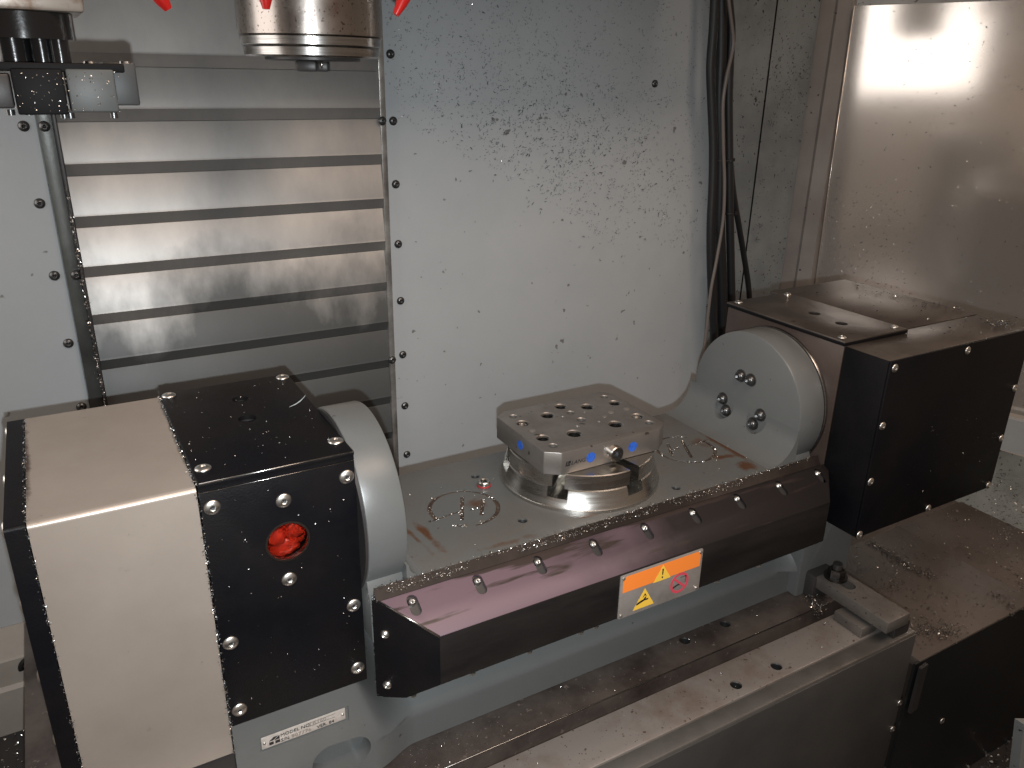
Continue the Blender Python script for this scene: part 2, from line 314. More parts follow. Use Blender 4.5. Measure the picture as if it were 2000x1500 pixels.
def along(p0, p1, n, normal, spread=0.001, drop=0.0):
    p0 = Vector(p0); p1 = Vector(p1); d = (p1 - p0); out = []
    for _ in range(n):
        t = random.random(); j = Vector((random.gauss(0, spread), random.gauss(0, spread), random.gauss(0, spread)))
        nn = Vector(normal) + Vector((random.gauss(0, 0.6), random.gauss(0, 0.6), random.gauss(0, 0.6)))
        out.append((p0 + d * t + j, nn))
    return out
# ------------------------------------------------------------------ text
def text_mesh(s, size, loc, xdir, updir, material, parent, name='lettering', align='LEFT', shear=0.0, depth=0.0002, sx=1.0):
    cu = bpy.data.curves.new(name, 'FONT'); cu.body = s; cu.size = size; cu.extrude = depth / 2; cu.align_x = align; cu.shear = shear; cu.resolution_u = 2
    t = bpy.data.objects.new('t', cu); COL.objects.link(t); bpy.context.view_layer.update()
    me = bpy.data.meshes.new_from_object(t.evaluated_get(bpy.context.evaluated_depsgraph_get())); bpy.data.objects.remove(t)
    me.materials.clear(); me.materials.append(material); me.name = name
    x = Vector(xdir).normalized(); u = Vector(updir).normalized(); n = x.cross(u)
    M = Matrix(((x.x * sx, u.x, n.x, loc[0]), (x.y * sx, u.y, n.y, loc[1]), (x.z * sx, u.z, n.z, loc[2]), (0, 0, 0, 1)))
    me.transform(M)
    o = bpy.data.objects.new(name, me); COL.objects.link(o); return put(o, parent)
def flat(name, pts2, org, x, u, material, parent, depth=0.0002):
    """flat printed shape, pts2 in the (x, u) plane of org"""
    x = Vector(x); u = Vector(u); n = x.cross(u)
    bm = bmesh.new(); b_prism(bm, [Vector(org) + x * a + u * b for a, b in pts2], n * depth); return link(name, bm, material, parent)
# =================================================================== SETTING
WY = 1.0
bw = box('back_wall', -0.60, 1.30, 1.045, 1.065, -1.0, 0.9, WALLR, bev=0); tag(bw, 'flat grey painted rear wall of the machine enclosure behind cables and panels', kind='structure')
# left sheet
ls = box('left_wall_sheet', -0.60, 0.004, 0.997, 1.003, -0.642, 0.9, WALL, bev=0.001); tag(ls, kind='structure', label='smooth light grey painted sheet left of the ribbed cover, row of screws down its edge')
for k in range(6): screw(SC_DARK, (-0.008 + 0.0008 * k, 0.997, -0.060 - 0.0785 * k), (0, -1, 0), ls)
# right sheet with slightly bowed right edge
edge = [(1375, -60), (1378, 0), (1389, 60), (1393, 200), (1390, 400), (1385, 500), (1373, 690), (1362, 770), (1350, 900)]
ep = [at(x, y, 1, 0.995) for x, y in edge]
outline = [Vector((0.384, 0.995, 0.9)), Vector((ep[0].x, 0.995, 0.9))] + ep + [Vector((ep[-1].x, 0.995, -0.8)), Vector((0.384, 0.995, -0.8))]
rs = prism('right_wall_sheet', outline, (0, 0.0025, 0), WALL); tag(rs, kind='structure', label='large light grey painted wall sheet peppered with chips behind the tilting table')
for k in range(8): screw(SC_DARK, (0.396 + 0.0006 * k, 0.995, 0.019 - 0.0782 * k), (0, -1, 0), rs)
screw(SC_DARK, (0.813, 0.995, -0.011), (0, -1, 0), rs)
# rails each side of the ribbed cover
rl = thing('cover_rail', (0.016, 0.98, -0.6), 'dark oily vertical steel rail along the left edge of the ribbed cover', 'rail')
box('rail_strip', 0.0045, 0.0185, 0.990, 1.000, -0.80, 0.9, mat('oily_rail_steel', (0.11, 0.115, 0.11), 0.35, 0.6, col2=(0.05, 0.05, 0.05), mix_scale=9, bump=0.1), rl)
box('rail_lip', 0.0188, 0.0225, 0.982, 1.000, -0.80, 0.9, DSTEEL, rl)
screw(SC_DARK, (0.0105, 0.990, -0.060), (0, -1, 0), rl); screw(SC_DARK, (0.0145, 0.990, -0.217), (0, -1, 0), rl)
rr_ = thing('cover_rail', (0.38, 0.98, -0.6), 'thin pale steel edge rail between the ribbed cover and the large wall sheet', 'rail')
box('rail_strip', 0.3765, 0.3840, 0.986, 1.003, -0.80, 0.9, mat('pale_rail_steel', (0.42, 0.41, 0.39), 0.35, 0.6, col2=(0.14, 0.13, 0.12), mix_scale=14, bump=0.1), rr_)
screw(SC_DARK, (0.3785, 0.986, -0.0585), (0, -1, 0), rr_); screw(SC_DARK, (0.3795, 0.986, -0.374), (0, -1, 0), rr_)
# ribbed cover: each slat one piece (face, sloped lip below)
rc = thing('ribbed_way_cover', (0.2, 0.99, -0.8), 'stainless ribbed telescopic cover of stacked horizontal slats behind the spindle', 'way cover')
z_top = [0.90, -0.0006, -0.0556, -0.1106, -0.1656, -0.2206, -0.2756, -0.3306, -0.3856, -0.4406, -0.4956, -0.5506, -0.6056]
for i in range(len(z_top) - 1):
    zt, zb = z_top[i], z_top[i + 1]
    y0 = 0.984 + 0.0004 * i
    # face runs from zt down to zb+0.0115, then the lip slopes back to meet the slat below
    pts = [(y0 + 0.0052, zt - 0.0006), (y0 + 0.0048, zt - 0.0012), (y0 + 0.0008, zb + 0.0150), (y0, zb + 0.0125), (y0 + 0.0008, zb + 0.0110), (y0 + 0.0056, zb - 0.0002), (y0 + 0.018, zb - 0.0002), (y0 + 0.018, zt - 0.0006)]
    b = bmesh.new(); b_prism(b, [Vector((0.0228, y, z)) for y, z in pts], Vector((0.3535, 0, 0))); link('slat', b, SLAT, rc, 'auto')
# right corner: column folded between back wall and side panel
def wallstrip(name, P, z0, z1, material, label):
    bm = bmesh.new(); lo = [bm.verts.new((x, y, z0)) for x, y in P]; hi = [bm.verts.new((x, y, z1)) for x, y in P]
    for i in range(len(P) - 1): bm.faces.new((lo[i], lo[i + 1], hi[i + 1], hi[i]))
    r = bmesh.ops.solidify(bm, geom=bm.faces[:], thickness=0.003)
    o = link(name, bm, material); return tag(o, label, kind='structure')
wallstrip('rear_right_sheet', [(0.80, 1.035), (1.081, 1.031)], -0.8, 0.9, WALLR, 'grey grimy wall sheet right of the cable bundle')
wallstrip('corner_sheet', [(1.0818, 1.036), (1.0818, 1.0285), (1.178, 1.0262)], -0.8, 0.9, WALLR, 'speckled grey wall sheet between the seam and the corner column')
wallstrip('corner_column', [(1.1835, 1.030), (1.190, 1.005), (1.188, 0.998), (1.1985, 0.9760), (1.235, 0.985)], -0.8, 0.9, mat('warm_grey_column_paint', (0.44, 0.42, 0.405), 0.42, col2=(0.36, 0.33, 0.32), mix_scale=8, bump=0.12, specks=[(120, 0.72, (0.07, 0.05, 0.05))]), 'warm grey folded corner column left of the stainless side panel')
A = Vector((1.2, 0.9716, 0)); D = Vector((0.073, -0.205, 0)).normalized(); PN = Vector((D.y, -D.x, 0))
def pp(s, z, off=0.0): v = A + D * s + Vector((D.y, -D.x, 0)) * off; return Vector((v.x, v.y, z))
def tp_(s_, z, off=0.0): return pp(s_, z, off + 0.054 * (z + 0.05))
sp = prism('stainless_side_panel', [tp_(0, 0.1115), tp_(1.3, 0.1115), tp_(1.3, -0.515), tp_(0, -0.515)], (0.004, 0.001, 0), STAIN); tag(sp, kind='structure', label='mirror-like stainless side panel on the right with blurred reflections')
bm = bmesh.new(); b_tube(bm, [tp_(0, -0.515, 0.0006), tp_(0, 0.1125, 0.0006)], 0.0008, 8); link('folded_edge', bm, STAIN, sp, True)
sw = prism('side_wall', [pp(-0.02, 0.9, -0.012), pp(1.3, 0.9, -0.012), pp(1.3, 0.1118, -0.012), pp(-0.02, 0.1118, -0.012)], (0.01, 0.003, 0), WALLR); tag(sw, kind='structure', label='dark grey painted side wall above the stainless panel')
sf = prism('side_fascia', [pp(-0.03, -0.5155, 0.004), pp(1.3, -0.5155, 0.004), pp(1.3, -0.572, 0.004), pp(-0.03, -0.572, 0.004)], (0.012, 0.003, 0), WALL); tag(sf, kind='structure', label='pale grey ledge strip below the stainless side panel')
s2 = prism('side_slope', [Vector((1.225, 0.97, -0.574)), Vector((1.50, -0.02, -0.574)), Vector((1.235, -0.10, -0.66)), Vector((1.185, 0.607, -0.628)), Vector((1.20, 0.98, -0.628))], (0.01, 0.002, -0.02), mat('dusty_sill_paint', (0.20, 0.22, 0.22), 0.45, col2=(0.13, 0.145, 0.145), mix_scale=14, bump=0.15, specks=[(180, 0.64, (0.05, 0.05, 0.05))])); tag(s2, kind='structure', label='chip dusted grey sloping sill on the far right below the stainless panel')
# floor and left side
fl = box('floor_pan', -0.7, 1.6, -0.6, 1.05, -0.90, -0.88, DSTEEL, bev=0); tag(fl, kind='structure', label='dark chip covered floor pan at the lower right')
lw = box('left_wall', -0.48, -0.46, 0.15, 1.05, -0.9, -0.215, mat('pale_left_wall_paint', (0.62, 0.60, 0.57), 0.5), bev=0); tag(lw, kind='structure', label='grey left side wall of the enclosure')
lg = prism('left_wall_ledge', [Vector((-0.6, 1.0, -0.642)), Vector((-0.6, 0.934, -0.6425)), Vector((-0.6, 0.93, -0.645)), Vector((-0.6, 0.93, -0.678)), Vector((-0.6, 0.925, -0.682)), Vector((-0.6, 0.925, -0.742)), Vector((-0.6, 1.0, -0.742))], (0.72, 0, 0), mat('beige_ledge_paint', (0.34, 0.31, 0.275), 0.45, col2=(0.27, 0.24, 0.21), mix_scale=6, bump=0.1)); tag(lg, kind='structure', label='beige grey stepped ledge at the foot of the left wall')  # beige paint, mottled at random
lc = prism('left_way_cover', [Vector((-0.55, 0.928, -0.742)), Vector((0.25, 0.928, -0.742)), Vector((0.25, 0.45, -0.742)), Vector((-0.55, 0.45, -0.742))], (0, 0, -0.02), DSTEEL, None); tag(lc, kind='structure', label='dark oily steel floor cover at the lower left corner')
lb = thing('saddle_cover', (-0.1, 0.9, -0.742), 'dark steel saddle end with a bright edge beside the left ledge', 'cover')
box('cover_body', -0.1185, 0.10, 0.80, 0.937, -0.741, -0.700, DSTEEL, lb, 0.002); box('bright_edge', -0.1190, 0.10, 0.7975, 0.8008, -0.7035, -0.6995, BRIGHT, lb, 0.0006)
box('top_block', -0.112, 0.10, 0.86, 0.92, -0.700, -0.668, mat('brown_block', (0.16, 0.13, 0.11), 0.4, 0.3), lb, 0.002)
hk = thing('hose_clip', (-0.115, 0.92, -0.71), 'small black curved hose clip with a screw on the left ledge', 'clip')
hc = at(65, 1297, 1, 0.922); bm = bmesh.new()
b_tube(bm, [hc + Vector((0.0125 * math.cos(a), -0.002, 0.0125 * math.sin(a) * 0.9)) for a in [math.radians(190 - 10 * k) for k in range(19)]], 0.0030, 8); link('hook', bm, RUBBER, hk, True)
screw(SC_DARK, hc + Vector((0, 0.001, -0.001)), (0, -1, 0), hk)
# =================================================================== RIGHT WAY COVER (X axis)
wc = thing('telescopic_way_cover', (0.9, 0.5, -0.7), 'brown oily telescopic floor cover strewn with chips under the right gearbox', 'way cover')
prism('cover_plate', [Vector((0.785, 0.404, -0.622)), Vector((1.022, 0.404, -0.622)), Vector((1.027, 0.607, -0.622)), Vector((0.785, 0.607, -0.622))], (0, 0, -0.012), WAYC, wc, 0.0015)
prism('cover_plate', [Vector((1.020, 0.406, -0.6255)), Vector((1.19, 0.406, -0.6255)), Vector((1.19, 0.612, -0.6255)), Vector((1.025, 0.612, -0.6255))], (0, 0, -0.012), WAYC, wc, 0.0015)
prism('cover_plate', [Vector((0.785, 0.6075, -0.6262)), Vector((1.186, 0.6125, -0.6262)), Vector((1.20, 1.0, -0.6262)), Vector((0.785, 1.0, -0.6262))], (0, 0, -0.01), WAYC, wc, 0.001)
prism('front_skirt', [Vector((0.7765, 0.4035, -0.6235)), Vector((1.19, 0.4035, -0.6235)), Vector((1.19, 0.4035, -0.88)), Vector((0.7765, 0.4035, -0.88))], (0, 0.003, 0), mat('blackened_skirt', (0.014, 0.015, 0.016), 0.4, 0.2, col2=(0.022, 0.022, 0.024), mix_scale=4), wc)
prism('skirt_flap', [Vector((0.777, 0.396, -0.6245)), Vector((0.7915, 0.3975, -0.6245)), Vector((0.7915, 0.3975, -0.69)), Vector((0.777, 0.396, -0.69))], (0, 0.004, 0), DSTEEL, wc)
screw(SC_MID, at(1840, 1408, 1, 0.4033), (0, -1, 0), wc)
sd = prism('side_post', [at(1990, 1500, 1, 0.30), at(2000, 1415, 1, 0.30), at(2120, 1415, 1, 0.30), at(2120, 1560, 1, 0.30), at(1983, 1560, 1, 0.30)], (0, 0.01, 0), WALLR); tag(sd, kind='structure', label='grey wall edge in the lower right corner')
sd2 = prism('lower_side_wall', [at(1973, 1387, 1, 0.42), at(2001, 1343, 1, 0.42), at(2120, 1290, 1, 0.42), at(2120, 1440, 1, 0.42), at(2001, 1400, 1, 0.42)], (0.0, 0.006, 0.0), WALL); tag(sd2, kind='structure', label='small piece of pale wall beside the floor pan at the right edge')
# =================================================================== MACHINE TABLE
MZ = -0.58
mt = thing('machine_table', (0.4, 0.46, -0.9), 'steel machine table with a long T-slot and bolt holes in front of the rotary unit', 'machine table')
tb = box('rear_land', -0.10, 0.782, 0.4935, 0.90, -0.66, MZ, MTABLED, mt, 0.0012)
hr = 0.0062
cut(tb, cyl_bm([((x, 0.524, MZ - 0.02), (0, 0, 1), hr, 0.03) for x in (0.531, 0.591)]))
for x_ in (0.531, 0.591): bore(x_, 0.524, hr, MZ, mt)
tf = box('front_land', -0.10, 0.782, 0.4305, 0.4765, -0.66, MZ, MTABLE, mt, 0.0012)
cut(tf, cyl_bm([((x, 0.4455, MZ - 0.02), (0, 0, 1), hr, 0.03) for x in (0.531, 0.589)]))
for x_ in (0.531, 0.589): bore(x_, 0.4455, hr, MZ, mt)
bm = bmesh.new(); b_tube(bm, [Vector((-0.10, 0.4938, MZ - 0.0004)), Vector((0.7815, 0.4938, MZ - 0.0004))], 0.0007, 6); link('worn_edge_glint', bm, RING, mt, True)  # bright rod stands in for the flash glint along the slot edge
box('slot_floor', -0.10, 0.781, 0.476, 0.494, -0.66, MZ - 0.022, MTABLED, mt, 0)
box('front_edge_bar', -0.10, 0.7745, 0.4105, 0.4300, -0.90, MZ - 0.0004, mat('grey_bar_steel', (0.17, 0.16, 0.15), 0.4, 0.5, col2=(0.12, 0.11, 0.1), mix_scale=20, bump=0.08), mt, 0.0025)
box('front_apron', -0.10, 0.7735, 0.4090, 0.4115, -0.90, MZ - 0.0035, mat('apron_steel', (0.125, 0.120, 0.115), 0.42, 0.5, col2=(0.075, 0.072, 0.07), mix_scale=3, bump=0.05), mt, 0.0008)
box('table_body', -0.10, 0.781, 0.43, 0.90, -0.90, -0.6605, DSTEEL, mt, 0)
for x, z in ((0.762, -0.642), (0.762, -0.682)): 
    s = at(1757, 1373, 1, 0.409) if z > -0.65 else at(1743, 1424, 1, 0.409)
    screw(SC_MID, s, (0, -1, 0), mt)
# =================================================================== ROTARY UNIT
XA, XC, XD = -0.0443, 0.0565, 0.1667
YF, YB = 0.5189, 0.7017
ru = thing('rotary_table_unit', (0.36, 0.58, MZ), 'grey and black tilting rotary table unit bolted across the machine table', 'rotary table')
# --- beige cover (folded sheet)
def cover(name, x0, x1, bevel, material):
    bm = bmesh.new(); b_box(bm, x0, x1, YF, YB, -0.5002, -0.2659)
    es = [e for e in bm.edges if all(abs(v.co.y - YF) < 1e-5 and abs(v.co.z + 0.2659) < 1e-5 for v in e.verts)]
    bmesh.ops.bevel(bm, geom=es, offset=bevel, segments=6, profile=0.5, affect='EDGES'); return link(name, bm, material, ru, 'auto')
cover('side_cover', XA, XC - 0.0012, 0.0042, BEIGE)
cover('end_cap', XA - 0.0125, XA - 0.0006, 0.0030, BLACK)
for z in (-0.273, -0.329, -0.387, -0.443): screw(SC_BIG, (XA - 0.0125, 0.531, z), (-1, 0, 0), ru)
for y, z in ((0.60, -0.272), (0.69, -0.272)): screw(SC_BIG, (XA - 0.0125, y, z), (-1, 0, 0), ru)
box('lower_skirt', XA, XC, YF + 0.002, YB, -0.56, -0.5003, DSTEEL, ru)
add_rust(BEIGE, [(XA, 0.515, XA, 0.71, 0.0045, 0.42), (XC, 0.515, XC, 0.71, 0.0040, 0.42)], (0.07, 0.05, 0.04))
# --- black front cover with window hole
fc = box('front_cover', XC, XD, YF, YF + 0.004, -0.4751, -0.2704, BLACK, ru, 0.0006)
cut(fc, cyl_bm([((0.1130, 0.50, -0.3252), (0, 1, 0), 0.0168, 0.04)], 48))
tcv = box('top_cover', XC, XD, YF - 0.0015, YB, -0.2662, -0.2627, BLACK, ru, 0.0012, 4)
cut(tcv, cyl_bm([((0.115, 0.658, -0.28), (0, 0, 1), 0.0066, 0.04), ((0.111, 0.614, -0.28), (0, 0, 1), 0.0072, 0.04)]))
hb = box('headstock_body', XC + 0.0006, XD - 0.0006, YF + 0.0045, YB, -0.4751, -0.2668, DSTEEL, ru, 0)
cut(hb, cyl_bm([((0.1130, 0.50, -0.3252), (0, 1, 0), 0.0185, 0.055), ((0.115, 0.658, -0.29), (0, 0, 1), 0.007, 0.04), ((0.111, 0.614, -0.29), (0, 0, 1), 0.0078, 0.04)]))
b = bmesh.new(); b_prism(b, [Vector((x, YF + 0.0006, z)) for x, z in ((XC, -0.2702), (XD, -0.2702), (XD, -0.2667), (XC, -0.2667))], Vector((0, 0.003, 0))); link('top_flange', b, BLACK, ru)
for p in ((0.0640, -0.2830), (0.1125, -0.2905), (0.1600, -0.2830), (0.1110, -0.3572), (0.1590, -0.3980), (0.0640, -0.3980), (0.1590, -0.4600), (0.0640, -0.4610)): screw(SC_BIG, (p[0], YF, p[1]), (0, -1, 0), ru)
for p in ((0.063, 0.693), (0.160, 0.693), (0.160, 0.540), (0.064, 0.540)): screw(SC_BIG, (p[0], p[1], -0.2627), (0, 0, 1), ru)
bm = bmesh.new(); b_tube(bm, [Vector((XC + 0.001, YF - 0.0012, -0.26295)), Vector((XD - 0.001, YF - 0.0012, -0.26295))], 0.0007, 6); link('worn_edge_glint', bm, RING, ru, True)  # bright rod stands in for the flash glint on the lid edge
bm = bmesh.new(); b_tube(bm, [Vector((XC + 0.001, YF, -0.27055)), Vector((XD - 0.001, YF, -0.27055))], 0.0004, 6); link('worn_edge_glint', bm, RING, ru, True)  # second, thinner glint line added below the lid
# sight window: rim, glass and the red plug behind
lathe('window_rim', [(0.0166, 0.0042), (0.0166, -0.0008), (0.0150, -0.0008), (0.0150, 0.0042), (0.0166, 0.0042)], (0.1130, YF + 0.001, -0.3252), (0, 1, 0), RING, ru, 48)
lathe('sight_glass', [(0, 0), (0.0150, 0), (0.0150, 0.002), (0, 0.002)], (0.1130, YF + 0.0012, -0.3252), (0, 1, 0), GLASS, ru, 48)
bm = bmesh.new()
for (dx, dz, r, dy, sx_) in ((-0.0062, 0.0005, 0.0105, 0.014, 0.85), (0.0075, 0.0050, 0.0095, 0.012, 0.9), (-0.001, -0.0095, 0.0095, 0.014, 1.4), (0.009, -0.006, 0.008, 0.018, 1.0)):
    t = bmesh.new(); bmesh.ops.create_icosphere(t, subdivisions=3, radius=r)
    for v in t.verts: v.co = Vector((v.co.x * sx_, v.co.y * 0.8, v.co.z)) * (1 + 0.12 * math.sin(v.co.x * 900 + dz * 999) * math.cos(v.co.z * 700))
    merge(bm, t, Matrix.Translation((0.1130 + dx, YF + dy, -0.3252 + dz)))
t = bmesh.new(); b_lathe(bm, [(0, 0.0215), (0.0165, 0.0215), (0.0165, 0.026), (0, 0.026)], 40, axisM((0.1130, YF, -0.3252), (0, 1, 0))); link('red_plug', bm, REDG, ru, True)
# paint scratch on the lid
bm = bmesh.new(); pts = [at(x, y, 2, -0.2625) for x, y in ((565, 795), (578, 789), (588, 782), (596, 773), (598, 769))]
vs = []; ws = (0.0005, 0.0016, 0.0026, 0.0022, 0.0006)
for p, w in zip(pts, ws): vs.append((bm.verts.new(p + Vector((w * .5, w, 0)) * 0.9), bm.verts.new(p - Vector((w * .5, w, 0)) * 0.9)))
for a, b in zip(vs, vs[1:]): bm.faces.new((a[0], b[0], b[1], a[1]))
link('paint_scratch', bm, mat('pale_scratch', (0.42, 0.50, 0.52), 0.6), ru)
# --- base casting: front skin as a smooth surface
def sstep(a, b, x):
    t = max(0.0, min(1.0, (x - a) / (b - a))); return t * t * (3 - 2 * t)
bm = bmesh.new()
xs = [0.0565 + 0.008 * k for k in range(12)] + [0.155 + 0.0018 * k for k in range(42)] + [0.235 + 0.02 * k for k in range(20)] + [0.63 + 0.004 * k for k in range(40)]
zs = [-0.5795 + 0.0022 * k for k in range(50)]
def xl(z):
    if z < -0.545: return 0.172 - 0.022 * (1 - sstep(-0.58, -0.55, z)) * 0.0
    return 0.184 - 0.25 * (z + 0.545)
def prof_mid(z):
    if z < -0.549: return 0.533
    if z < -0.541: t = (z + 0.549) / 0.008; return 0.533 + 0.004 * t * t
    return 0.537 + (z + 0.541) * 1.15
grid = []
for z in zs:
    row = []
    for x in xs:
        if z < -0.545: wl = sstep(0.170, 0.214, x); wr = 1 - sstep(0.700, 0.720, x)
        else:
            a = 0.186 - 0.30 * (z + 0.545); wl = sstep(a - 0.010, a + 0.030, x)
            b_ = 0.700 + 0.55 * (z + 0.545); wr = 1 - sstep(b_ - 0.03, b_ + 0.012, x)
        w = min(wl, wr); yend = 0.5193 if x < 0.4 else 0.5195
        row.append(bm.verts.new((x, yend + (prof_mid(z) - yend) * w, z)))
    grid.append(row)
for r0, r1 in zip(grid, grid[1:]):
    for k in range(len(xs) - 1): bm.faces.new((r0[k], r0[k + 1], r1[k + 1], r1[k]))
# back shell to close the solid
n = len(xs); bb = [bm.verts.new((x, 0.70, zs[0])) for x in xs]; bt = [bm.verts.new((x, 0.70, zs[-1])) for x in xs]
for k in range(n - 1):
    bm.faces.new((grid[0][k], bb[k], bb[k + 1], grid[0][k + 1])); bm.faces.new((grid[-1][k], grid[-1][k + 1], bt[k + 1], bt[k])); bm.faces.new((bb[k], bt[k], bt[k + 1], bb[k + 1]))
bm.faces.new([r[0] for r in grid] + [bt[0], bb[0]]); bm.faces.new([bb[-1], bt[-1]] + [r[-1] for r in grid][::-1])
base = link('base_casting', bm, GREY, ru, 'auto')
c = bmesh.new(); st = []
for k in range(33):
    a = math.pi / 2 + math.pi * k / 32; st.append((0.1315 + 0.0165 * math.cos(a), -0.5475 + 0.0165 * math.sin(a)))
for k in range(33):
    a = -math.pi / 2 + math.pi * k / 32; st.append((0.1515 + 0.0150 * math.cos(a), -0.5475 + 0.0150 * math.sin(a)))
b_prism(c, [Vector((x, 0.50, z)) for x, z in st], Vector((0, 0.036, 0))); cut(base, c)
c = bmesh.new(); b_prism(c, [Vector((x, 0.51, z)) for x, z in ((0.0750, -0.5105), (0.1490, -0.5115), (0.1490, -0.4960), (0.0750, -0.4955))], Vector((0, 0.0108, 0))); cut(base, c)
# name plate
npb = box('name_plate', 0.0768, 0.1462, 0.5195, 0.5206, -0.5090, -0.4972, NAMEP, ru, 0.0005)
NX = (1, 0, 0); NU = (0, 0, 1)
text_mesh('MODEL NO.', 0.0044, (0.0920, 0.5192, -0.50215), NX, NU, INK, npb, sx=1.05)
text_mesh('TR160', 0.0046, (0.1150, 0.5192, -0.50215), NX, NU, mat('stamped_digits', (0.30, 0.26, 0.23), 0.4, 0.5), npb, sx=1.2)
text_mesh('S/N', 0.0044, (0.0920, 0.5192, -0.50745), NX, NU, INK, npb, sx=1.05)
text_mesh('907776', 0.0046, (0.1005, 0.5192, -0.50745), NX, NU, bpy.data.materials['stamped_digits'], npb, sx=1.2)
text_mesh('VER. 84', 0.0042, (0.1215, 0.5192, -0.50745), NX, NU, INK, npb, sx=1.1)
for q in ([(0, 0.005), (0.004, 0.008), (0.0075, 0.008), (0.0035, 0.005)], [(0, 0.001), (0, 0.0038), (0.0035, 0.0038), (0.0035, 0.001)], [(0.0042, 0.0045), (0.0085, 0.008), (0.0085, 0.0045)], [(0.0048, 0.001), (0.0048, 0.0036), (0.0086, 0.0036), (0.0086, 0.001)]):
    flat('emblem', q, (0.0828, 0.5194, -0.5078), NX, NU, INK, npb)
for y_ in (-0.5018, -0.4984): flat('rule_line', [(0, 0), (0.0225, 0), (0.0225, 0.0002), (0, 0.0002)], (0.1148, 0.5194, y_ - 0.0008), NX, NU, INK, npb, 0.0001)
for x in (0.0792, 0.1438): lathe('rivet', [(0.0013, 0), (0.0012, 0.0006), (0.0006, 0.0011), (0, 0.0012)], (x, 0.5195, -0.5031), (0, -1, 0), SCREW, ru, 16)
# --- trunnion yoke: end discs, table plate, fillets
TZ = -0.3761; DY, DZ, DR = 0.5815, -0.3362, 0.0790; TY0, TY1 = 0.5024, 0.6686; XI1, XI2, XR = 0.2007, 0.6363, 0.6725
def end_outline(r=DR, y0=TY0, y1=TY1):
    P = [(y0, -0.42)]
    for k in range(65):
        a = math.pi - math.pi * k / 64
        P.append((DY + (r if a > math.pi / 2 else (y1 - DY)) * math.cos(a) if a != math.pi / 2 else DY, DZ + r * math.sin(a)))
    P += [(y1, -0.42)]
    return P
def disc(x0, x1, name):
    P = []
    for k in range(97):
        a = math.radians(210) - math.radians(240) * k / 96
        P.append((DY + DR * math.cos(a), DZ + DR * math.sin(a)))
    P += [(TY1 - 0.001, -0.392), (TY1 - 0.001, -0.43), (TY0 + 0.004, -0.43), (TY0 + 0.004, -0.392)]
    bm = bmesh.new(); vs = [bm.verts.new((x0, y, z)) for y, z in P]; f = bm.faces.new(vs); r = bmesh.ops.extrude_face_region(bm, geom=[f])
    bmesh.ops.translate(bm, vec=(x1 - x0, 0, 0), verts=[v for v in r['geom'] if isinstance(v, bmesh.types.BMVert)])
    bmesh.ops.recalc_face_normals(bm, faces=bm.faces)
    es = [e for e in bm.edges if abs(e.verts[0].co.x - e.verts[1].co.x) < 1e-6]
    bmesh.ops.bevel(bm, geom=es, offset=0.0016, segments=2, profile=0.5, affect='EDGES')
    return link(name, bm, GREY, ru, 'auto')
d1 = disc(XD + 0.002, XI1, 'left_trunnion_disc'); d2 = disc(XI2, XR, 'right_trunnion_disc')
d1.name = 'trunnion_disc'; d2.name = 'trunnion_disc'
lathe('bearing_ring', [(0, 0), (0.0800, 0), (0.0805, 0.0008), (0.0805, 0.0022), (0, 0.0022)], (XR, DY, DZ), (1, 0, 0), RING, ru, 96)
lathe('bearing_ring', [(0, 0), (0.0775, 0), (0.0775, 0.0030), (0, 0.0030)], (XD, DY, DZ), (1, 0, 0), DSTEEL, ru, 96)
# table plate with recessed emblem grooves, holes
bm = bmesh.new(); b_box(bm, XI1 - 0.001, XI2 + 0.001, TY0, TY1, -0.4200, TZ, 0.0012)
tp = link('tilting_table', bm, TABLEP, ru, 'auto')
cb = cyl_bm([((0.326, 0.631, TZ - 0.012), (0, 0, 1), 0.0045, 0.03), ((0.325, 0.536, TZ - 0.012), (0, 0, 1), 0.0045, 0.03), ((0.489, 0.518, TZ - 0.012), (0, 0, 1), 0.0045, 0.03), ((0.520, 0.631, TZ - 0.012), (0, 0, 1), 0.0045, 0.03)], 24)
cut(tp, cb)
for x_, y_ in ((0.326, 0.631), (0.325, 0.536), (0.489, 0.518), (0.520, 0.631)): bore(x_, y_, 0.0045, TZ, ru, 0.011)
def arc(cx, cy, r, a0, a1, w, n=36):
    o = []; i = []
    for k in range(n + 1):
        a = math.radians(a0 + (a1 - a0) * k / n); o.append((cx + (r + w / 2) * math.cos(a), cy + (r + w / 2) * math.sin(a))); i.append((cx + (r - w / 2) * math.cos(a), cy + (r - w / 2) * math.sin(a)))
    return o + i[::-1]
def emblem_polys(cx, cy, s=1.0, rot=0.0):
    w = 0.0040 * abs(s); r = 0.0318
    P = [arc(0, 0, r, 192, -98, w), arc(0, 0, r, 225, 248, w)]
    def bar(a, b, ww):
        a = Vector(a); b = Vector(b); d = (b - a).normalized(); n_ = Vector((d.y, -d.x)) * ww / 2
        return [tuple(a + n_), tuple(b + n_), tuple(b - n_), tuple(a - n_)]
    P += [bar((0.0085, 0.0205), (-0.0115, -0.0190), 0.0036), bar((0.0240, 0.0078), (0.0078, -0.0200), 0.0036),
          bar((-0.0390, -0.0075), (-0.0078, -0.0040), 0.0030), bar((0.0030, -0.0058), (0.0128, -0.0054), 0.0030)]
    c_, s_ = math.cos(rot), math.sin(rot)
    return [[(cx + x * c_ - y * s_, cy + x * s_ + y * c_) for x, y in p] for p in P]
EMB = [(0.2885, 0.5812, 0.0), (0.5560, 0.5815, math.pi)]
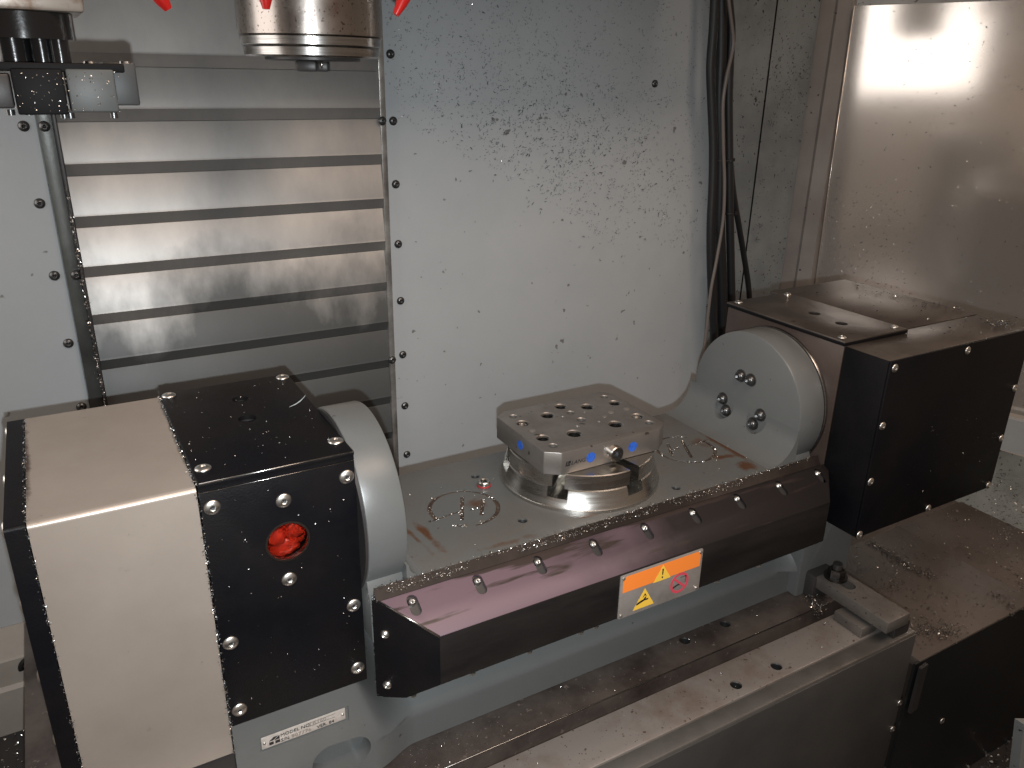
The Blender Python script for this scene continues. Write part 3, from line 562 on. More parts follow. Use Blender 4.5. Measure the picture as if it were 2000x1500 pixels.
for (cx, cy, s) in EMB:
    for pl in emblem_polys(cx, cy, 1, s):
        c = bmesh.new(); b_prism(c, [Vector((x, y, TZ - 0.0014)) for x, y in pl], Vector((0, 0, 0.01))); cut(tp, c)
    em = bmesh.new()
    for pl in emblem_polys(cx, cy, 1, s): 
        f_ = [em.verts.new((x, y, TZ - 0.00125)) for x, y in pl]; em.faces.new(f_)
    link('emblem_groove', em, mat('rusty_groove', (0.10, 0.07, 0.05), 0.5, 0.3, col2=(0.035, 0.018, 0.012), mix_scale=60), ru)
# fillets where the discs rise from the table
def fillet(xc, sgn, r):
    P = [(xc, TZ), (xc - sgn * r, TZ)]
    P = []
    for k in range(17):
        a = math.pi / 2 * k / 16
        P.append((xc - sgn * r + sgn * r * math.sin(a), TZ + r - r * math.cos(a)))
    P = [(xc + sgn * 0.002, TZ - 0.01)] + [(P[0][0], TZ - 0.01)] + P + [(xc + sgn * 0.002, TZ + r)]
    return prism('fillet', [Vector((x, TY0 + 0.0004, z)) for x, z in P], (0, TY1 - TY0 - 0.0008, 0), GREY, ru)
f2 = fillet(XI2, 1, 0.036)
# trim the fillet to the round outline of the disc
f1 = fillet(XI1, -1, 0.012)
scoop = [((XI2 - 0.0305, y, z), (1, 0, 0), 0.0135, 0.0302) for y, z in ((0.6075, -0.351), (0.5590, -0.350))]
cut(f2, cyl_bm(scoop, 40)); 
for y, z in ((0.590, -0.308), (0.575, -0.308), (0.6125, -0.3435), (0.605, -0.3555), (0.5635, -0.3555), (0.555, -0.342)):
    lathe('bolt_washer', [(0, 0), (0.0072, 0), (0.0072, 0.0012), (0, 0.0012)], (XI2, y, z), (-1, 0, 0), DSTEEL, ru, 24)
    screw(SC_CAP, (XI2 - 0.0012, y, z), (-1, 0, 0), ru, 'cap_screw')
# --- guard below the table edge
GT = (0.4964, -0.3843); GB = (0.4600, -0.4056); GZc = -0.4520; GL, GR = 0.1717, 0.6840; MI = 0.0354
strip = prism('table_lip', [Vector((XD + 0.004, TY0 - 0.0002, TZ + 0.0002)), Vector((XD + 0.004, GT[0] + 0.0008, GT[1] - 0.0006)), Vector((XD + 0.004, GT[0] + 0.004, GT[1] - 0.006)), Vector((XD + 0.004, TY0 + 0.003, GT[1] - 0.006))], (XR - XD - 0.004, 0, 0), BLACKM, ru)
def sheet(name, quad, material, th=0.0022, parent=None, bev=0.0006):
    q = [Vector(p) for p in quad]; n = (q[1] - q[0]).cross(q[3] - q[0]).normalized()
    c_ = Vector((0.42, 0.60, -0.42)); 
    if (c_ - q[0]).dot(n) < 0: n = -n
    return prism(name, q, n * th, material, parent or ru, bev)
gt = sheet('guard_top', [(GL, *GT), (GR, *GT), (GR - MI, *GB), (GL + MI, *GB)], GUARD)
gdir = Vector((0, GT[0] - GB[0], GT[1] - GB[1])).normalized(); gn = Vector((0, -gdir.z, gdir.y))
if gn.z < 0: gn = -gn
c = bmesh.new(); SL = [0.1975 + 0.0579 * k for k in range(9)]
for x in SL:
    o_ = Vector((x, GB[0], GB[1])) + gdir * 0.0305 - gn * 0.006; pts = []
    for k in range(24):
        a = 2 * math.pi * k / 24; px = 0.0046 * math.cos(a); pu = 0.0046 * math.sin(a) + (0.0044 if math.sin(a) > 0 else -0.0044)
        pts.append(o_ + Vector((px, 0, 0)) + gdir * pu)
    b_prism(c, pts, gn * 0.012)
cut(gt, c)
b = bmesh.new(); b_prism(b, [Vector((GL + 0.004, *GT)) - gn * 0.0032, Vector((GR - 0.006, *GT)) - gn * 0.0032, Vector((GR - MI - 0.004, *GB)) - gn * 0.0032 + gdir * 0.003, Vector((GL + MI + 0.004, *GB)) - gn * 0.0032 + gdir * 0.003], -gn * 0.001); link('guard_liner', b, DSTEEL, ru)
for x in SL:
    o_ = Vector((x, GB[0], GB[1])) + gdir * 0.0345 - gn * 0.0026; screw(SC_SML, o_, gn + Vector((0, -0.4, 0)), ru, 'guard_screw').scale = (1.15, 1.15, 1.6)
gf = sheet('guard_front', [(GL + MI, GB[0], GB[1]), (GR - MI, GB[0], GB[1]), (GR - MI, GB[0], GZc), (GL + MI, GB[0], GZc)], BLACKM and mat('guard_black_sheet', (0.009, 0.008, 0.008), 0.42, 0.05, spec=0.3, col2=(0.018, 0.015, 0.014), mix_scale=9, bump=0.05, stretch=(1, 1, 5)))
sheet('guard_end', [(GL - 0.004, GT[0] + 0.004, GT[1] + 0.0005), (GL + MI, *GB), (GL + MI, GB[0], GZc), (0.1862, 0.4819 + 0.0000, -0.4735), (GL - 0.004, GT[0] + 0.004, -0.4790)], BLACK)
sheet('guard_end', [(GR, *GT), (GR - MI, *GB), (GR - MI, GB[0], GZc), (GR - 0.0145, 0.4819, -0.4735), (GR, GT[0], -0.4780)], BLACK)
bm = bmesh.new(); b_prism(bm, [Vector((GL + MI, GB[0], GZc)), Vector((GR - MI, GB[0], GZc)), Vector((GR - 0.0145, 0.4819, -0.4737)), Vector((0.1862, 0.4819, -0.4737))], Vector((0, 0.001, 0.0012)))
b_prism(bm, [Vector((0.1862, 0.4820, -0.4738)), Vector((GR - 0.0145, 0.4820, -0.4738)), Vector((GR, GT[0], -0.4782)), Vector((GL, GT[0], -0.4782))], Vector((0, 0.001, 0.0012))); link('guard_bottom', bm, BLACK, ru)
# bright worn mitre edge
bm = bmesh.new(); b_tube(bm, [Vector((GL + 0.0003, GT[0], GT[1] + 0.0002)), Vector((GL + MI, GB[0], GB[1] + 0.0001))], 0.0009, 8); link('worn_edge_glint', bm, RING, ru, True)
for p in ((0.175, 0.4931, -0.4139), (0.175, 0.4931, -0.4640)): screw(SC_SML, p, (-1, -1, 0), ru, 'guard_screw').scale = (1.2, 1.2, 1.4)
for x, y in ((0.1925, 0.4820), (0.238, 0.4655), (0.292, 0.4650), (0.345, 0.4655), (0.361, 0.4655), (0.435, 0.4655), (0.452, 0.4655), (0.505, 0.4655), (0.561, 0.4655)):
    lathe('lower_button', [(0.0028, 0), (0.0026, 0.0012), (0.0014, 0.0022), (0, 0.0025)], (x, y, GZc - (y - 0.46) * 0.98 + 0.0004), (0, -0.35, -1), SCREW, ru, 16)
# yoke underside / side wall of tilting body behind guard
box('yoke_body', XI1, XI2, 0.512, TY1 - 0.002, -0.470, -0.4195, GREY, ru)
# warning plate on the guard face
WX0, WX1, WZ0, WZ1 = 0.3800, 0.4752, -0.4530, -0.4072; WYp = GB[0] - 0.0012
bm = bmesh.new(); rr = 0.002; o2 = []
for cx, cz, a0 in ((WX1 - rr, WZ1 - rr, 0), (WX0 + rr, WZ1 - rr, 90), (WX0 + rr, WZ0 + rr, 180), (WX1 - rr, WZ0 + rr, 270)):
    for k in range(5): a = math.radians(a0 + 22.5 * k); o2.append(Vector((cx + rr * math.cos(a), WYp, cz + rr * math.sin(a))))
b_prism(bm, o2, Vector((0, 0.0012, 0)), 0.0003); wp = link('warning_plate', bm, PLATE, ru, 'auto')
ox = lambda x, z: (WX0 + x, WYp - 0.0001, WZ0 + z); X_, U_ = Vector((1, 0, 0)), Vector((0, 0, 1)); O = ox(0, 0)
def printed(name, pts, m_, d=0.0001, lift=0.0): return flat(name, pts, (O[0], O[1] - lift, O[2]), X_, U_, m_, wp, d)
printed('orange_band', [(0.0030, 0.0275), (0.0925, 0.0275), (0.0925, 0.0415), (0.0890, 0.0440), (0.0065, 0.0440), (0.0030, 0.0405)], ORANGE)
printed('warning_triangle', [(0.0375, 0.0268), (0.0575, 0.0268), (0.0475, 0.0430)], YELLOW, 0.0001, 0.00015)
printed('exclamation', [(0.0470, 0.0325), (0.0480, 0.0325), (0.0484, 0.0390), (0.0466, 0.0390)], INK, 0.0001, 0.0003)
printed('exclamation_dot', [(0.0467, 0.0292), (0.0483, 0.0292), (0.0483, 0.0308), (0.0467, 0.0308)], INK, 0.0001, 0.0003)
printed('pinch_triangle', [(0.0165, 0.0040), (0.0405, 0.0040), (0.0285, 0.0245)], YELLOW)
printed('hand_symbol', [(0.0200, 0.0085), (0.0290, 0.0112), (0.0325, 0.0110), (0.0335, 0.0125), (0.0300, 0.0130), (0.0310, 0.0148), (0.0295, 0.0150), (0.0275, 0.0128), (0.0240, 0.0122), (0.0200, 0.0105)], INK, 0.0001, 0.00015)
printed('gear_symbol', [(0.0265, 0.0150), (0.0290, 0.0190), (0.0310, 0.0160), (0.0302, 0.0155), (0.0290, 0.0172), (0.0275, 0.0152)], INK, 0.0001, 0.00015)
ci = (0.0695, 0.0165)
printed('prohibition_ring', arc(ci[0], ci[1], 0.0096, 0, 359.9, 0.0026, 48), PINK)
ca, sa = math.cos(math.radians(-42)), math.sin(math.radians(-42))
printed('prohibition_bar', [(ci[0] + x * ca - z * sa, ci[1] + x * sa + z * ca) for x, z in ((-0.009, -0.0011), (0.009, -0.0011), (0.009, 0.0011), (-0.009, 0.0011))], PINK, 0.0001, 0.00015)
printed('hand_symbol', [(0.0618, 0.0120), (0.0675, 0.0140), (0.0705, 0.0143), (0.0735, 0.0135), (0.0735, 0.0145), (0.0700, 0.0158), (0.0668, 0.0154), (0.0618, 0.0138)], INK)
printed('block_symbol', [(0.0700, 0.0215), (0.0760, 0.0215), (0.0760, 0.0150), (0.0772, 0.0150), (0.0772, 0.0226), (0.0700, 0.0226)], mat('grey_ink', (0.10, 0.09, 0.085), 0.5))
for x, z in ((0.0032, 0.0032), (0.0920, 0.0032), (0.0032, 0.0426), (0.0920, 0.0426)):
    lathe('rivet', [(0.0017, 0), (0.0016, 0.0007), (0.0008, 0.0013), (0, 0.0014)], (WX0 + x, WYp, WZ0 + z), (0, -1, 0), SCREW, ru, 16)
# --- platter with radial T-slots
CX, CY = 0.4212, 0.5877
pf = lathe('platter', [(0, TZ + 0.0001), (0.0800, TZ + 0.0001), (0.0800, TZ + 0.0030), (0.0790, TZ + 0.0042), (0.0740, TZ + 0.0195), (0.0728, TZ + 0.0203), (0.0728, TZ + 0.0349), (0.0718, TZ + 0.0356), (0, TZ + 0.0356)], (CX, CY, 0), (0, 0, 1), BRIGHT, ru, 128)
c = bmesh.new()
for k in range(6):
    a = math.radians(-140 + 60 * k); M_ = Matrix.Translation((CX, CY, 0)) @ Matrix.Rotation(a, 4, 'Z')
    pts = [Vector((0.030, y, z)) for y, z in ((-0.0100, TZ + 0.0115), (0.0100, TZ + 0.0115), (0.0100, TZ + 0.0205), (0.0060, TZ + 0.0205), (0.0060, TZ + 0.05), (-0.0060, TZ + 0.05), (-0.0060, TZ + 0.0205), (-0.0100, TZ + 0.0205))]
    t = bmesh.new(); b_prism(t, pts, Vector((0.06, 0, 0))); merge(c, t, M_)
cut(pf, c)
lathe('hub_pilot', [(0, TZ + 0.02), (0.030, TZ + 0.02), (0.030, TZ + 0.0372), (0, TZ + 0.0372)], (CX, CY, 0), (0, 0, 1), DSTEEL, ru, 40)
# --- right housing
XR0, XRP, XR3 = 0.6758, 0.7737, 0.9150; YP2, YRF, YRB = 0.4957, 0.4415, 0.6618
box('tailstock_body', XR0 + 0.0006, XR3 - 0.003, YP2 + 0.001, YRB - 0.001, -0.4460, -0.2526, BLACKM, ru, 0)
box('housing_face', XR0 - 0.0004, XR0 + 0.0012, YP2, YRB - 0.002, -0.4462, -0.2518, mat('brown_reflection_face', (0.085, 0.062, 0.052), 0.30, 0.4, col2=(0.055, 0.038, 0.032), mix_scale=8), ru, 0.0004)  # brown colour stands in for warm surroundings reflected in the face
rt = box('top_cover', XR0 - 0.002, XRP, YP2 - 0.001, YRB, -0.2505, -0.2460, TOPMET, ru, 0.0007)
cut(rt, cyl_bm([((0.729, 0.581, -0.26), (0, 0, 1), 0.0066, 0.04), ((0.724, 0.540, -0.26), (0, 0, 1), 0.0066, 0.04)]))
box('lid_edge', XR0 - 0.0021, XRP + 0.0002, YP2 - 0.0013, YRB, -0.2507, -0.2475, BLACK, ru, 0.0003).hide_render = False
for p in ((0.685, 0.654), (0.766, 0.654), (0.683, 0.506), (0.766, 0.506)): screw(SC_MID, (p[0], p[1], -0.2460), (0, 0, 1), ru)
box('rear_top_sheet', XRP + 0.0006, XR3 - 0.0005, 0.505, 0.689, -0.2550, -0.2505, TOPMET, ru, 0.0008)
box('front_top_sheet', XR0 + 0.001, XR3 - 0.0005, YRF + 0.0035, YP2 + 0.0085, -0.2562, -0.2512, TOPMET, ru, 0.0008)
bm = bmesh.new(); b_box(bm, XR0, XR3, YRF, YRF + 0.0028, -0.4468, -0.2509, 0.0009); link('front_cover', bm, BLACK, ru, 'auto')
box('side_cover', XR0, XR0 + 0.003, YRF + 0.003, YP2 - 0.0005, -0.4468, -0.2514, BLACK, ru, 0.0008)
box('end_cover', XR3 - 0.003, XR3 + 0.0003, YRF + 0.003, 0.688, -0.4468, -0.2514, BLACK, ru, 0.0008)
box('bottom_cover', XR0 + 0.003, XR3 - 0.003, YRF + 0.003, YP2 + 0.15, -0.4470, -0.4440, BLACK, ru, 0)
for p in ((0.6822, -0.2582), (0.799, -0.2582), (0.6812, -0.3190), (0.6805, -0.3810), (0.6798, -0.4432), (0.795, -0.4430), (0.9100, -0.320), (0.9095, -0.382), (0.9085, -0.4430)):
    screw(SC_MID, (p[0], YRF, p[1]), (0, -1, 0), ru)
box('tailstock_leg', 0.700, 0.785, 0.5196, 0.66, MZ, -0.4461, GREY, ru, 0.003)
# =================================================================== CLAMPING PLATE
PZ0, PZ1 = -0.3402, -0.3175; cx, cy = 0.4210, 0.5895
cp = thing('clamping_plate', (cx, cy, PZ0), 'square steel zero point clamping plate with chamfered corners and blue dots on the round platter', 'clamping plate')
x0, x1, y0, y1 = 0.3512, 0.4908, 0.5358, 0.6432; ch = 0.0135; cq = 0.0098
P = [(x0 + ch, y0), (x1 - ch, y0 - 0.0000), (x1, y0 + cq), (x1, y1 - cq), (x1 - ch * 0.75, y1), (x0 + ch, y1), (x0, y1 - cq), (x0, y0 + cq)]
pl = prism('plate', [Vector((x, y, PZ0)) for x, y in P], (0, 0, PZ1 - PZ0), STEEL, cp, 0.0009)
H = [(0.0014, 0.0392, 0.0064), (0.0254, 0.0262, 0.0070), (0.0565, 0.0212, 0.0064), (0.0570, 0.0400, 0.0041), (-0.0226, 0.0262, 0.0070), (-0.0545, 0.0395, 0.0042), (-0.0545, 0.0208, 0.0064), (0.0015, 0.0212, 0.0042),
     (0.0011, 0.0016, 0.0048), (0.0142, 0.0148, 0.0016), (-0.0116, 0.0155, 0.0018), (0.0135, -0.0113, 0.0018), (-0.0120, -0.0108, 0.0022), (0.0250, -0.0227, 0.0074), (0.0562, -0.0172, 0.0062), (0.0566, -0.0350, 0.0045), (-0.0547, -0.0168, 0.0066), (-0.0231, -0.0221, 0.0076), (-0.0554, -0.0354, 0.0045)]
HC = (0.421, 0.588)
cutters = bmesh.new()
for dx, dy, r in H:
    d = 0.017 if r > 0.003 else 0.006
    b_lathe(cutters, [(0, PZ1 - d), (r * 0.97, PZ1 - d), (r * 0.97, PZ1 - 0.0007), (r * 1.09, PZ1 + 0.00005), (r * 1.09, PZ1 + 0.004), (0, PZ1 + 0.004)], 32, Matrix.Translation((HC[0] + dx, HC[1] + dy, 0)))
cut(pl, cutters)
for dx, dy, r in H:
    if r > 0.006:
        lathe('bushing', [(r * 0.965, PZ1 - 0.012), (r * 0.965, PZ1 - 0.0012), (r * 0.78, PZ1 - 0.0020), (r * 0.78, PZ1 - 0.012)], (HC[0] + dx, HC[1] + dy, 0), (0, 0, 1), RING, cp, 32)
for dx, dy in ((0.0562, -0.0172), (-0.0545, 0.0208)): screw(SC_MID, (HC[0] + dx, HC[1] + dy, PZ1 - 0.0065), (0, 0, 1), cp, 'plate_bolt').scale = (1.05, 1.05, 1.4)
for dx, dy, r in ((0.0382, 0.0027, 0.0033), (0.0576, 0.0026, 0.0030), (-0.0553, 0.0012, 0.0030), (0.026, -0.003, 0.0022)):
    lathe('plug', [(0, 0), (r, 0), (r, 0.00015), (0, 0.00015)], (HC[0] + dx, HC[1] + dy, PZ1), (0, 0, 1), mat('pale_plug', (0.34, 0.31, 0.28), 0.4, 0.7), cp, 24)
for x in (0.3968, 0.4452): lathe('blue_dot', [(0, 0), (0.0050, 0), (0.0050, 0.0002), (0, 0.0002)], (x, y0, -0.3292), (0, -1, 0), BLUE, cp, 28)
lathe('blue_dot', [(0, 0), (0.0046, 0), (0.0046, 0.0002), (0, 0.0002)], (x0, 0.587, -0.3285), (-1, 0, 0), BLUE, cp, 28)
lathe('actuator_screw', [(0.0078, 0), (0.0078, 0.0052), (0.0070, 0.0062), (0.0046, 0.0062), (0.0046, 0.0015), (0, 0.0015)], (0.4225, y0, -0.3300), (0, -1, 0), mat('socket_screw_steel', (0.35, 0.33, 0.31), 0.25, 1.0), cp, 32)
bm = bmesh.new(); b_lathe(bm, [(0.0046, 0), (0.0046, 0.0050), (0.0036, 0.0050), (0.0036, 0.0006), (0, 0.0006)], 6, axisM((0.4225, y0 - 0.0015, -0.3300), (0, -1, 0))); link('hex_socket', bm, DSCREW, cp)
text_mesh('LANG', 0.0054, (0.3748, y0 - 0.0001, -0.3318), (1, 0, 0), (0, 0, 1), INK, cp, shear=0.3, sx=1.1)
for q in ([(0, 0), (0.0012, 0), (0.0022, 0.0048), (0.0010, 0.0048)], [(0.0016, 0), (0.0048, 0), (0.0052, 0.0016), (0.0020, 0.0016)], [(0.0026, 0.0022), (0.0054, 0.0022), (0.0060, 0.0048), (0.0032, 0.0048)]): flat('emblem', q, (0.3688, y0 - 0.0001, -0.3322), (1, 0, 0), (0, 0, 1), INK, cp)
# small ring nut lying on the table
rn = thing('ring_nut', (0.325, 0.611, TZ), 'small shiny ring nut smeared with red beside the engraved emblem on the table', 'nut')
lathe('nut_ring', [(0.0030, 0), (0.0062, 0), (0.0062, 0.0050), (0.0055, 0.0058), (0.0040, 0.0058), (0.0030, 0.0050), (0.0030, 0)], (0.3245, 0.6095, TZ), (0, 0, 1), BRIGHT, rn, 24)
lathe('red_mark', [(0.0063, 0.0004), (0.0068, 0.0004), (0.0068, 0.0018), (0.0063, 0.0020), (0.0063, 0.0004)], (0.3245, 0.6095, TZ), (0, 0, 1), mat('red_thread_paint', (0.30, 0.03, 0.03), 0.5), rn, 24)
# =================================================================== STRAP CLAMP at the right end of the table
sc = thing('strap_clamp', (0.737, 0.45, -0.57), 'rectangular steel strap clamp bar lying across the right end of the machine table', 'clamp')
bz0, bz1 = -0.5625, -0.5475
cb_ = box('clamp_bar', 0.7150, 0.7530, 0.4100, 0.5080, bz0, bz1, CLAMPM, sc, 0.0014)
c = bmesh.new(); st = [(0.7345 + 0.0075 * math.cos(a), 0.4870 + 0.0075 * math.sin(a) + (0.010 if math.sin(a) > 0 else -0.010)) for a in [2 * math.pi * k / 32 for k in range(32)]]
b_prism(c, [Vector((x, y, -0.60)) for x, y in st], Vector((0, 0, 0.08))); cut(cb_, c)
sb = thing('step_block', (0.715, 0.45, MZ), 'small steel packing block beneath the strap clamp bar', 'block')
prism('block_body', [Vector((0.706, 0.432, MZ + 0.0002)), Vector((0.732, 0.432, MZ + 0.0002)), Vector((0.732, 0.470, MZ + 0.0002)), Vector((0.706, 0.470, MZ + 0.0002))], (0, 0, 0.0125), CLAMPM, sb, 0.0012)
sb2 = thing('step_block', (0.742, 0.43, MZ), 'dark packing foot under the front end of the strap clamp bar', 'block')
prism('block_body', [Vector((0.738, 0.414, MZ + 0.0002)), Vector((0.764, 0.414, MZ + 0.0002)), Vector((0.764, 0.446, MZ + 0.0002)), Vector((0.738, 0.446, MZ + 0.0002))], (0, 0, 0.0168), DSTEEL, sb2, 0.0012)
cbt = thing('clamp_bolt', (0.7345, 0.494, bz1), 'black flange nut and bolt holding down the strap clamp bar', 'bolt')
lathe('washer', [(0, 0), (0.0135, 0), (0.0135, 0.0026), (0, 0.0026)], (0.7345, 0.4960, bz1 + 0.0002), (0, 0, 1), mat('black_oxide', (0.05, 0.045, 0.042), 0.28, 0.8), cbt, 32)
lathe('hex_nut', [(0, 0), (0.0100, 0), (0.0100, 0.0080), (0.0085, 0.0092), (0, 0.0092)], (0.7345, 0.4960, bz1 + 0.0029), (0, 0, 1), bpy.data.materials['black_oxide'], cbt, 6)
lathe('stud_end', [(0, 0), (0.0055, 0), (0.0055, 0.0060), (0.0048, 0.0066), (0, 0.0066)], (0.7345, 0.4960, bz1 + 0.0120), (0, 0, 1), DSTEEL, cbt, 20)
cl2 = thing('base_clamp', (0.715, 0.52, -0.55), 'black oily clamp piece jammed between the base casting and the strap clamp', 'clamp')
prism('clamp_body', [Vector((0.712, 0.506, -0.5795)), Vector((0.712, 0.542, -0.5795)), Vector((0.712, 0.542, -0.5430)), Vector((0.712, 0.506, -0.5475))], (0.036, 0, 0), DSTEEL, cl2, 0.003)
# =================================================================== SPINDLE
sx_, sy_, r_ = 0.2405, 0.800, 0.0640
spn = thing('spindle_nose', (sx_, sy_, 0.006), 'large steel spindle nose with drive keys hanging in front of the ribbed cover', 'spindle')
lathe('spindle_body', [(0, 0.0285), (r_ + 0.0016, 0.0285), (r_ + 0.0016, 0.60), (0, 0.60)], (sx_, sy_, 0), (0, 0, 1), SPIN, spn, 96)
lathe('upper_ring', [(0, 0.0195), (r_ - 0.0006, 0.0195), (r_, 0.0202), (r_, 0.0268), (r_ - 0.0014, 0.0284), (0, 0.0284)], (sx_, sy_, 0), (0, 0, 1), RING, spn, 96)
lathe('lower_ring', [(0, 0.0100), (r_ - 0.0035, 0.0100), (r_ - 0.0022, 0.0115), (r_ - 0.0016, 0.0180), (r_ - 0.0026, 0.0194), (0, 0.0194)], (sx_, sy_, 0), (0, 0, 1), RING, spn, 96)
lathe('nose_face', [(0, 0.0070), (0.0430, 0.0070), (0.0440, 0.0078), (0.0440, 0.0099), (0, 0.0099)], (sx_, sy_, 0), (0, 0, 1), DSTEEL, spn, 64)
for a in (-118, 62):
    M_ = Matrix.Translation((sx_, sy_, 0)) @ Matrix.Rotation(math.radians(a), 4, 'Z'); t = bmesh.new(); b_box(t, 0.022, 0.036, -0.0095, 0.0095, -0.0022, 0.0072, 0.0022); bm = bmesh.new(); merge(bm, t, M_); link('drive_key', bm, DSTEEL, spn, 'auto')
bm = bmesh.new(); b_tube(bm, [at(628, 117, 1, 0.775), at(628, 134, 1, 0.775)], 0.0012, 8); link('drive_pin', bm, BRIGHT, spn, True)
box('shading_head_casting', 0.02, 0.82, 0.66, 0.972, 0.135, 0.90, WALLR, spn, 0.02)  # unseen headstock, widened to the right to shade the upper wall
# =================================================================== TOOL CHANGER ARM (top left)
ta = thing('tool_changer_arm', (0.0, 0.56, 0.0), 'black tool changer arm with grey gripper jaws at the top left', 'tool changer')
Yt = 0.55
lathe('arm_flange', [(0, 0.0128), (0.0262, 0.0128), (0.0262, 0.0262), (0, 0.0262)], (0.0040, Yt + 0.012, 0), (0, 0, 1), mat('gloss_black_flange', (0.012, 0.012, 0.013), 0.18, 0.2, bump=0.1, bump_scale=200), ta, 64)
box('arm_column', -0.06, 0.03, Yt + 0.0, Yt + 0.045, 0.0402, 0.60, DSTEEL, ta, 0.004)
box('mount_frame', -0.08, 0.0355, Yt - 0.012, Yt + 0.05, 0.0266, 0.0400, mat('dirty_white_frame', (0.30, 0.27, 0.24), 0.35, 0.5, col2=(0.16, 0.11, 0.08), mix_scale=30, mix_lo=0.5, mix_hi=0.6), ta, 0.002)
for i, (x, r) in enumerate(((-0.002, 0.0085), (0.0115, 0.0058), (0.0205, 0.0050))): lathe('arm_shaft', [(0, -0.002), (r, -0.002), (r, 0.0128), (0, 0.0128)], (x, Yt - 0.004 * i + 0.008, 0), (0, 0, 1), bpy.data.materials['gloss_black_flange'], ta, 32)
def pxbox(name, xa, xb, ya, yb, Y, th, material, bev=0.0012):
    a = at(xa, ya, 1, Y); b_ = at(xb, yb, 1, Y); return box(name, a.x, b_.x, Y, Y + th, b_.z, a.z, material, ta, bev)
pxbox('arm_centre', 18, 136, 133, 224, Yt - 0.012, 0.05, mat('smooth_black_arm', (0.004, 0.004, 0.005), 0.6, spec=0.15)); pxbox('arm_left', -90, 30, 142, 212, Yt - 0.009, 0.03, DSTEEL)
pxbox('gripper_jaw', 126, 234, 134, 219, Yt - 0.010, 0.022, mat('grey_gripper', (0.055, 0.060, 0.060), 0.5, 0.0)); pxbox('rear_jaw', 200, 275, 120, 206, Yt + 0.030, 0.03, mat('dark_jaw_paint', (0.028, 0.030, 0.031), 0.5))
box('arm_top_plate', -0.06, at(240, 130, 1, Yt).x, Yt - 0.008, Yt + 0.035, -0.0040, 0.0008, bpy.data.materials['smooth_black_arm'], ta, 0.001)
for x in (20, 55, 125, 137, 222): lathe('arm_bolt', [(0, 0), (0.0022, 0), (0.0022, 0.0030), (0, 0.0030)], at(x, 220 if x > 100 else 214, 1, Yt), (0, 0, -1), DSCREW, ta, 16)
for x in (175, 245): lathe('gripper_button', [(0.0035, 0), (0.0032, 0.0012), (0, 0.0018)], at(x, 124, 1, Yt + 0.02), (0, 0, 1), RING, ta, 20)
# =================================================================== COOLANT NOZZLES
def nozzle(pts, Y, label, r0=0.0042):
    t = thing('coolant_nozzle', at(pts[-1][0], pts[-1][1], 1, Y), label, 'nozzle', 'red coolant nozzles at the top edge')
    P_ = [at(x, y, 1, Y) for x, y in pts]; d = (P_[-1] - P_[0]); L_ = d.length
    lathe('nozzle_tip', [(r0 * 1.5, -0.03), (r0 * 1.45, 0), (r0 * 1.1, L_ * 0.6), (r0 * 0.62, L_), (r0 * 0.35, L_), (r0 * 0.35, L_ - 0.002), (0, L_ - 0.002)], P_[0], d, RED, t, 24)
    lathe('nozzle_collar', [(r0 * 1.75, -0.060), (r0 * 1.75, -0.006), (r0 * 1.5, -0.004), (r0 * 1.4, -0.06)], P_[0], d, RUBBER, t, 24)
    a0 = P_[0] - d.normalized() * 0.05; bm = bmesh.new(); b_tube(bm, smoothpath([a0, a0 + Vector((0, 0.01, 0.06)), a0 + Vector((0.0, 0.08, 0.14)), a0 + Vector((0.0, 0.12, 0.22))]), r0 * 1.45, 12); link('nozzle_hose', bm, RUBBER, t, True)
nozzle([(302, -22), (329, 19)], 0.62, 'red coolant nozzle tip peeking in left of the spindle')
nozzle([(517, -28), (520, 18)], 0.66, 'red nozzle tip added in place of a reflection in the spindle')  # made-up nozzle, takes the place of a red reflection on the spindle
nozzle([(800, -26), (773, 29)], 0.66, 'red coolant nozzle tip right of the spindle over the wall sheet')
# =================================================================== CABLES
def cable(name, px, Y, r, material, label, cat='cable', group='cables hanging beside the wall sheet'):
    pts = [at(x, y, 1, Y if not isinstance(Y, list) else Y[i]) for i, (x, y) in enumerate(px)]
    bm = bmesh.new(); b_tube(bm, smoothpath(pts, 6), r, 12); return tag(link(name, bm, material, None, True), label, cat, group)
cable('cable', [(1398, -60), (1396, 0), (1393, 60), (1388, 130), (1390, 200), (1393, 280), (1392, 360), (1388, 450), (1389, 540), (1394, 640), (1398, 760)], 0.955, 0.0068, RUBBER, 'leftmost thick black cable of the bundle')
cable('cable', [(1410, -60), (1409, 0), (1408, 100), (1405, 200), (1407, 300), (1406, 380), (1405, 450), (1409, 550), (1412, 650), (1415, 760)], 0.962, 0.0092, RUBBER, 'thickest black cable in the middle of the bundle')
cable('cable', [(1422, -60), (1423, 0), (1428, 60), (1425, 130), (1423, 200), (1424, 290), (1425, 400), (1427, 500), (1429, 590), (1430, 700)], 0.958, 0.0066, RUBBER, 'rightmost thick black cable running straight down behind the right housing')
cable('cable', [(1420, 200), (1424, 270), (1427, 320), (1433, 380), (1443, 440), (1453, 500), (1462, 560), (1466, 620)], [0.965, 0.966, 0.968, 0.97, 0.975, 0.98, 0.985, 0.985], 0.0048, RUBBER, 'thin black cable swinging out to the right below the tie')
cable('cable', [(1419, -60), (1423, 0), (1428, 40), (1432, 80), (1428, 110), (1419, 150), (1412, 200), (1412, 250), (1413, 300), (1415, 360), (1412, 430), (1399, 510), (1388, 570), (1379, 650), (1370, 720), (1362, 790)], 0.945, 0.0026, GCABLE, 'thin grey cable weaving in front of the black bundle')
cable('cable', [(1395, 520), (1396, 600), (1392, 680), (1384, 780)], 0.965, 0.0060, RUBBER, 'short black cable low behind the right trunnion disc')
